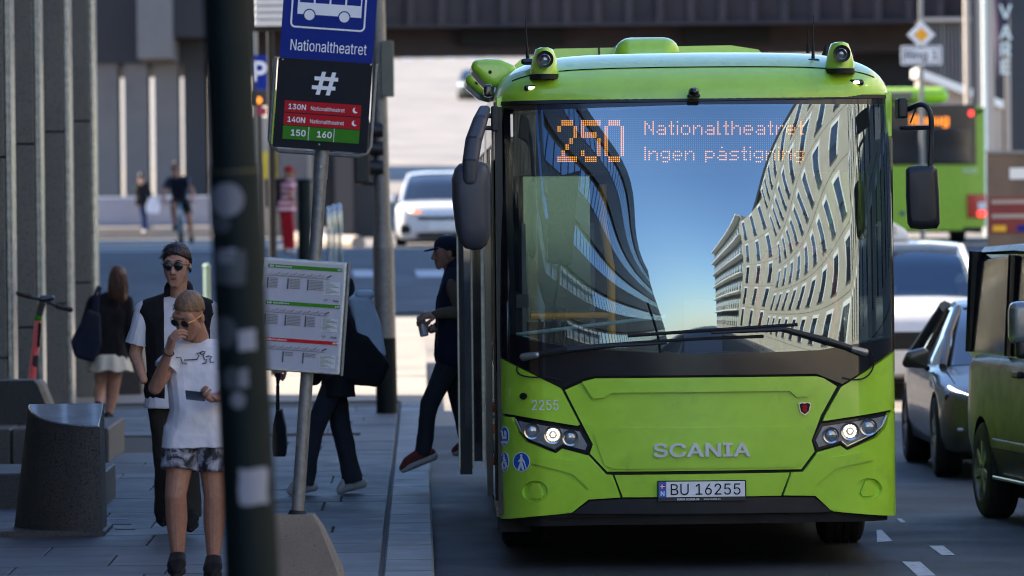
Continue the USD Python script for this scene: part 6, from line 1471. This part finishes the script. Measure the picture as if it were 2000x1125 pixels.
J9 = dict(head=(1882, 556, 0), neck=(1880, 582), sl=(1852, 598), sr=(1910, 598), el=(1848, 640, -.1), wl=(1862, 640, -.35), er=(1914, 640, -.1), wr=(1898, 640, -.35), chest=(1881, 620), waist=(1881, 650), hip=(1881, 672), hl=(1873, 674), hr=(1889, 674), kl=(1873, 676, -.4), kr=(1889, 676, -.4), al=(1873, 730, -.45), ar=(1889, 730, -.45), tl=(1873, 735, -.6), tr=(1889, 735, -.6))
T9, j9, O9, A9 = person('driver in a pale cap behind the windscreen of the white taxi', J9, Dp, (.6, -.8, 0), (0, 0, 1), 1.0, m_skin2, None, None, None, m_navyc, 1.9, m_slate, 2, fine=.03)
obj('cap', moved(tm(M3.batch_boolean([ell((0, -.014, .055), (.088, .105, .085), 20).trim_by_plane((0, 0, 1), .03), M3.batch_hull([sph((s * .05, .07, .045), .008) for s in (-1, 1)] + [sph((s * .03, .15, .035), .007) for s in (-1, 1)])], manifold3d.OpType.Add)), A9), m_cream, T9, off=O9)

# white car coming down from the bridge
WS = car('white_car', 'white car with bright headlamps coming down the hill behind the bus', 'car', 0.44, 119.5, m_carwhite, 1.92, 4.7, .2,
        [(0.0, .6, .42, .78), (.06, .82, .28, .92), (.25, .94, .22, .98), (.7, 1.0, .22, 1.03), (1.3, 1.0, .22, 1.06), (3.0, 1.0, .24, 1.1), (4.4, .96, .28, 1.1), (4.7, .86, .4, 1.0)],
        (1.2, 2.0, 4.0, 4.55, .66, 1.05, 1.64), (.9, 3.75), .36, gm=m_glass_dk, zg=1.52)
for s in (-1, 1):
    obj('headlight', tm(M3.batch_hull([sph((s * .88, .2, .86), .05), sph((s * .62, .06, .84), .05)])), e_drl, WS)
    obj('indicator', rbox(*sorted((s * .40, s * .62)), .0, .07, .78, .83, .015), e_amber if s < 0 else m_orange, WS)
    obj('side_intake', rbox(*sorted((s * .60, s * .86)), .02, .14, .36, .56, .05), m_black, WS)
    obj('wing_mirror', rbox(*sorted((s * .98, s * 1.16)), 1.35, 1.5, 1.04, 1.18, .05), m_carwhite, WS, smooth=50)
obj('grille', rbox(-.5, .5, .0, .05, .62, .74, .02), m_silver, WS); obj('lower_grille', rbox(-.5, .5, -.005, .05, .28, .38, .02), m_black, WS)
obj('number_plate', bx(-.26, .26, -.03, .0, .44, .55), m_white, WS)

# second bus, seen from behind
d = 115.0; zb_ = float(gz(d)) ; s_ = 11111 / d
bxr = at(1925, 400, d)[0]; bxl = bxr - 2.55; O = np.array([(bxl + bxr) / 2, d, zb_])
b2 = thing('city_bus', 'lime green bus seen from behind with red tail lamps at the right', 'bus', O)
zz = lambda py: float(at(1840, py, d)[2]) - zb_
def rb2(x0, x1, z0, z1, y0=-.02, y1=.06, r=.02): return rbox(x0 - O[0], x1 - O[0], y0, y1, z0, z1, r)
m_green2 = mat('shaded_green_paint', S(132, 172, 36), 0.4, coat=.5, var=.08)  # same bus green, darkened in colour to stand for shade on the rear
hb = 1.275
ring = [(-hb, .32), (hb, .32), (hb, 2.75), (hb - .03, zz(215) - .05), (hb - .12, zz(206)), (-hb + .12, zz(206)), (-hb + .03, zz(215) - .05), (-hb, 2.75)]
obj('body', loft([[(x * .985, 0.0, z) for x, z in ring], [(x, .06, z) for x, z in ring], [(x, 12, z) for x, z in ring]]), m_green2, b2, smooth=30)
X2 = lambda px: float(at(px, 400, d)[0])
obj('rear_window_panel', rb2(X2(1680), X2(1908), zz(322), zz(204)), m_black_gloss, b2)
obj('rear_window', rb2(X2(1680), X2(1895), zz(318), zz(250), -.03, .0), m_glass_dk, b2)
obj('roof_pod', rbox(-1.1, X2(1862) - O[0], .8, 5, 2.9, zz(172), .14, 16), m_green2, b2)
obj('roof_unit', rbox(-1.1, X2(1790) - O[0], .5, .8, 2.9, zz(176), .06), m_concrete, b2)
obj('destination_text', text('illhaug', .19, X2(1776) - O[0], zz(243), -.06, bold=True), e_amber, b2, smooth=False)
obj('high_tail_lamp', tm(ell((X2(1898) - O[0], -.04, zz(222)), (.05, .03, .06))), e_red, b2)
obj('tail_lamp', rb2(X2(1889), X2(1926), zz(426), zz(380), -.04, .06, .03), m_red_lens, b2)
obj('lit_tail_lamp', rb2(X2(1909), X2(1925), zz(424), zz(413), -.06, -.03, .01), e_red, b2)
obj('reverse_lamp', rb2(X2(1910), X2(1924), zz(410), zz(396), -.055, -.03, .01), m_white, b2)
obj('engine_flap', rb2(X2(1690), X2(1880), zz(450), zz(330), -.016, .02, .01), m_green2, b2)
obj('flap_handle', rb2(X2(1758), X2(1766), zz(420), zz(412), -.03, .0, .01), m_blue_sign, b2)
obj('fleet_number', text('4022', .09, X2(1880) - O[0], zz(338), -.026), m_white, b2, smooth=False)
obj('skirt', rb2(X2(1680), X2(1918), .22, .34, .02, .2), m_black, b2)
for x in (-1.0, 1.0): wheel('wheel', (x, 3.2, .48), .48, .3, b2, (0, 0, 0), m_galv, sgn=1 if x > 0 else -1)

# right-hand background: priority sign, banner, poster trailer
d = 104.0; O = at(1803, 470, d); O[2] = float(gz(d))
ps = thing('priority_sign', 'yellow and white diamond priority sign above a white Ring 1 plate', 'sign', O)
zq = lambda py: float(at(1803, py, d)[2]); k_ = d / 11111
obj('pole', tube([(0, .06, -.1), (0, .06, 9)], .045, 12), m_galv, ps)
dz = zq(68) - O[2]
def dia(r): return Polygon([(0, dz + r), (r, dz), (0, dz - r), (-r, dz)])
obj('diamond', plate(dia(25 * k_).buffer(.015), -.03, .03), m_white, ps); obj('yellow_field', plate(dia(14.5 * k_), -.036, .005), mat('sign_yellow', S(240, 165, 10), .4), ps)
pz = zq(108) - O[2]
obj('name_plate', plate(rrect(-40 * k_, pz - 19 * k_, 40 * k_, pz + 19 * k_, .03), -.03, .03), m_white, ps)
obj('plate_border', plate(rrect(-37 * k_, pz - 16.5 * k_, 37 * k_, pz + 16.5 * k_, .03).difference(rrect(-35 * k_, pz - 14.5 * k_, 35 * k_, pz + 14.5 * k_, .03)), -.034, .003), m_ink, ps)
for g_ in text('Ring 1', .15, 0, pz - .07, -.036, bold=True, center=True).split(only_watertight=False): obj('plate_character', g_, m_ink, ps)
d = 128.0; O = at(1962, 470, d); O[2] = float(gz(d))
bn = thing('purple_banner', 'purple street banner with pale letters on a pole at the upper right', 'banner', O)
zq = lambda py: float(at(1962, py, d)[2]) - O[2]; k_ = d / 11111
obj('pole', tube([(-.42, 0, -.1), (-.42, 0, 10)], .05, 12), m_wframe, bn)
xs = np.linspace(-16 * k_, 14 * k_, 9); zs_ = np.linspace(zq(150), zq(-60), 16)
V_, F_ = [], []
for j, z in enumerate(zs_):
    for i, x in enumerate(xs):
        tpr = min(1.0, .45 + .55 * j / 9); V_.append((-16 * k_ + (x + 16 * k_) * tpr, .05 * math.sin(i * 1.1 + j * .3), z))
for j in range(15):
    for i in range(8): a = j * 9 + i; F_ += [(a, a + 1, a + 10), (a, a + 10, a + 9)]
obj('cloth', trimesh.Trimesh(np.array(V_), np.array(F_), process=False), mat('plum_cloth', S(74, 58, 78), .8), bn, smooth=60)
for t_, py in zip('VARE', (22, 62, 96, 130)): obj('letter', text(t_, .30, -8 * k_, zq(py + 14), -.10, bold=True), m_wframe, bn)
d = 96.0; O = at(1975, 470, d); O[2] = float(gz(d))
ad = thing('poster_trailer', 'brown and red poster board partly cut off by the right edge', 'billboard', O); zq = lambda py: float(at(1975, py, d)[2]) - O[2]; k_ = d / 11111
obj('board', bx(-46 * k_, 140 * k_, 0, .1, zq(500), zq(300)), mat('poster_brown', S(104, 84, 68), .6, var=.25, scale=2), ad)
obj('board_rim', bx(-48 * k_, 142 * k_, -.03, .12, zq(300), zq(294)), m_galv, ad)
obj('red_field', bx(-44 * k_, 138 * k_, -.012, .0, zq(455), zq(385)), mat('poster_red', S(120, 40, 36), .6, var=.2, scale=3), ad)
for k in range(2): obj('poster_text', text('SALG NYHET', .14, -40 * k_, zq(398 + 28 * k), -.024, bold=True), m_wframe, ad) if False else obj('poster_line', bx(-38 * k_, 120 * k_, -.02, -.012, zq(398 + 28 * k), zq(390 + 28 * k)), m_concrete_warm, ad)
obj('yellow_strip', bx(-36 * k_, -10 * k_, -.022, -.012, zq(452), zq(440)), m_yellow, ad); obj('blue_strip', bx(12 * k_, 60 * k_, -.022, -.012, zq(452), zq(440)), m_blue_sign, ad)
obj('pale_shape', bx(-2 * k_, 40 * k_, -.022, -.01, zq(350), zq(328)), m_wframe, ad)
for x in (-.3, .9): obj('leg', bx(x, x + .08, .02, .1, -.1, zq(500)), m_galv, ad)
# dark parked car up the hill, just left of the bus roof
hp = ground_at(903, 195); 
HC = car('parked_car', 'small dark car with glinting windscreen far up the hill left of the bus roof', 'car', float(hp[0]) + .7, float(hp[1]), m_cardark, 1.8, 4.4, .2,
        [(0.0, .6, .42, .68), (.06, .82, .28, .78), (.25, .94, .22, .86), (.7, 1.0, .22, .92), (1.3, 1.0, .22, .95), (3.0, 1.0, .24, .98), (4.1, .96, .28, .98), (4.4, .86, .4, .9)],
        (1.1, 1.9, 3.3, 4.1, .62, .94, 1.45), (.85, 3.5), .33, zg=float(hp[2]))
for s in (-1, 1): obj('headlight', tm(M3.batch_hull([sph((s * .80, .15, .72), .05), sph((s * .58, .06, .72), .05)])), e_drl, HC)
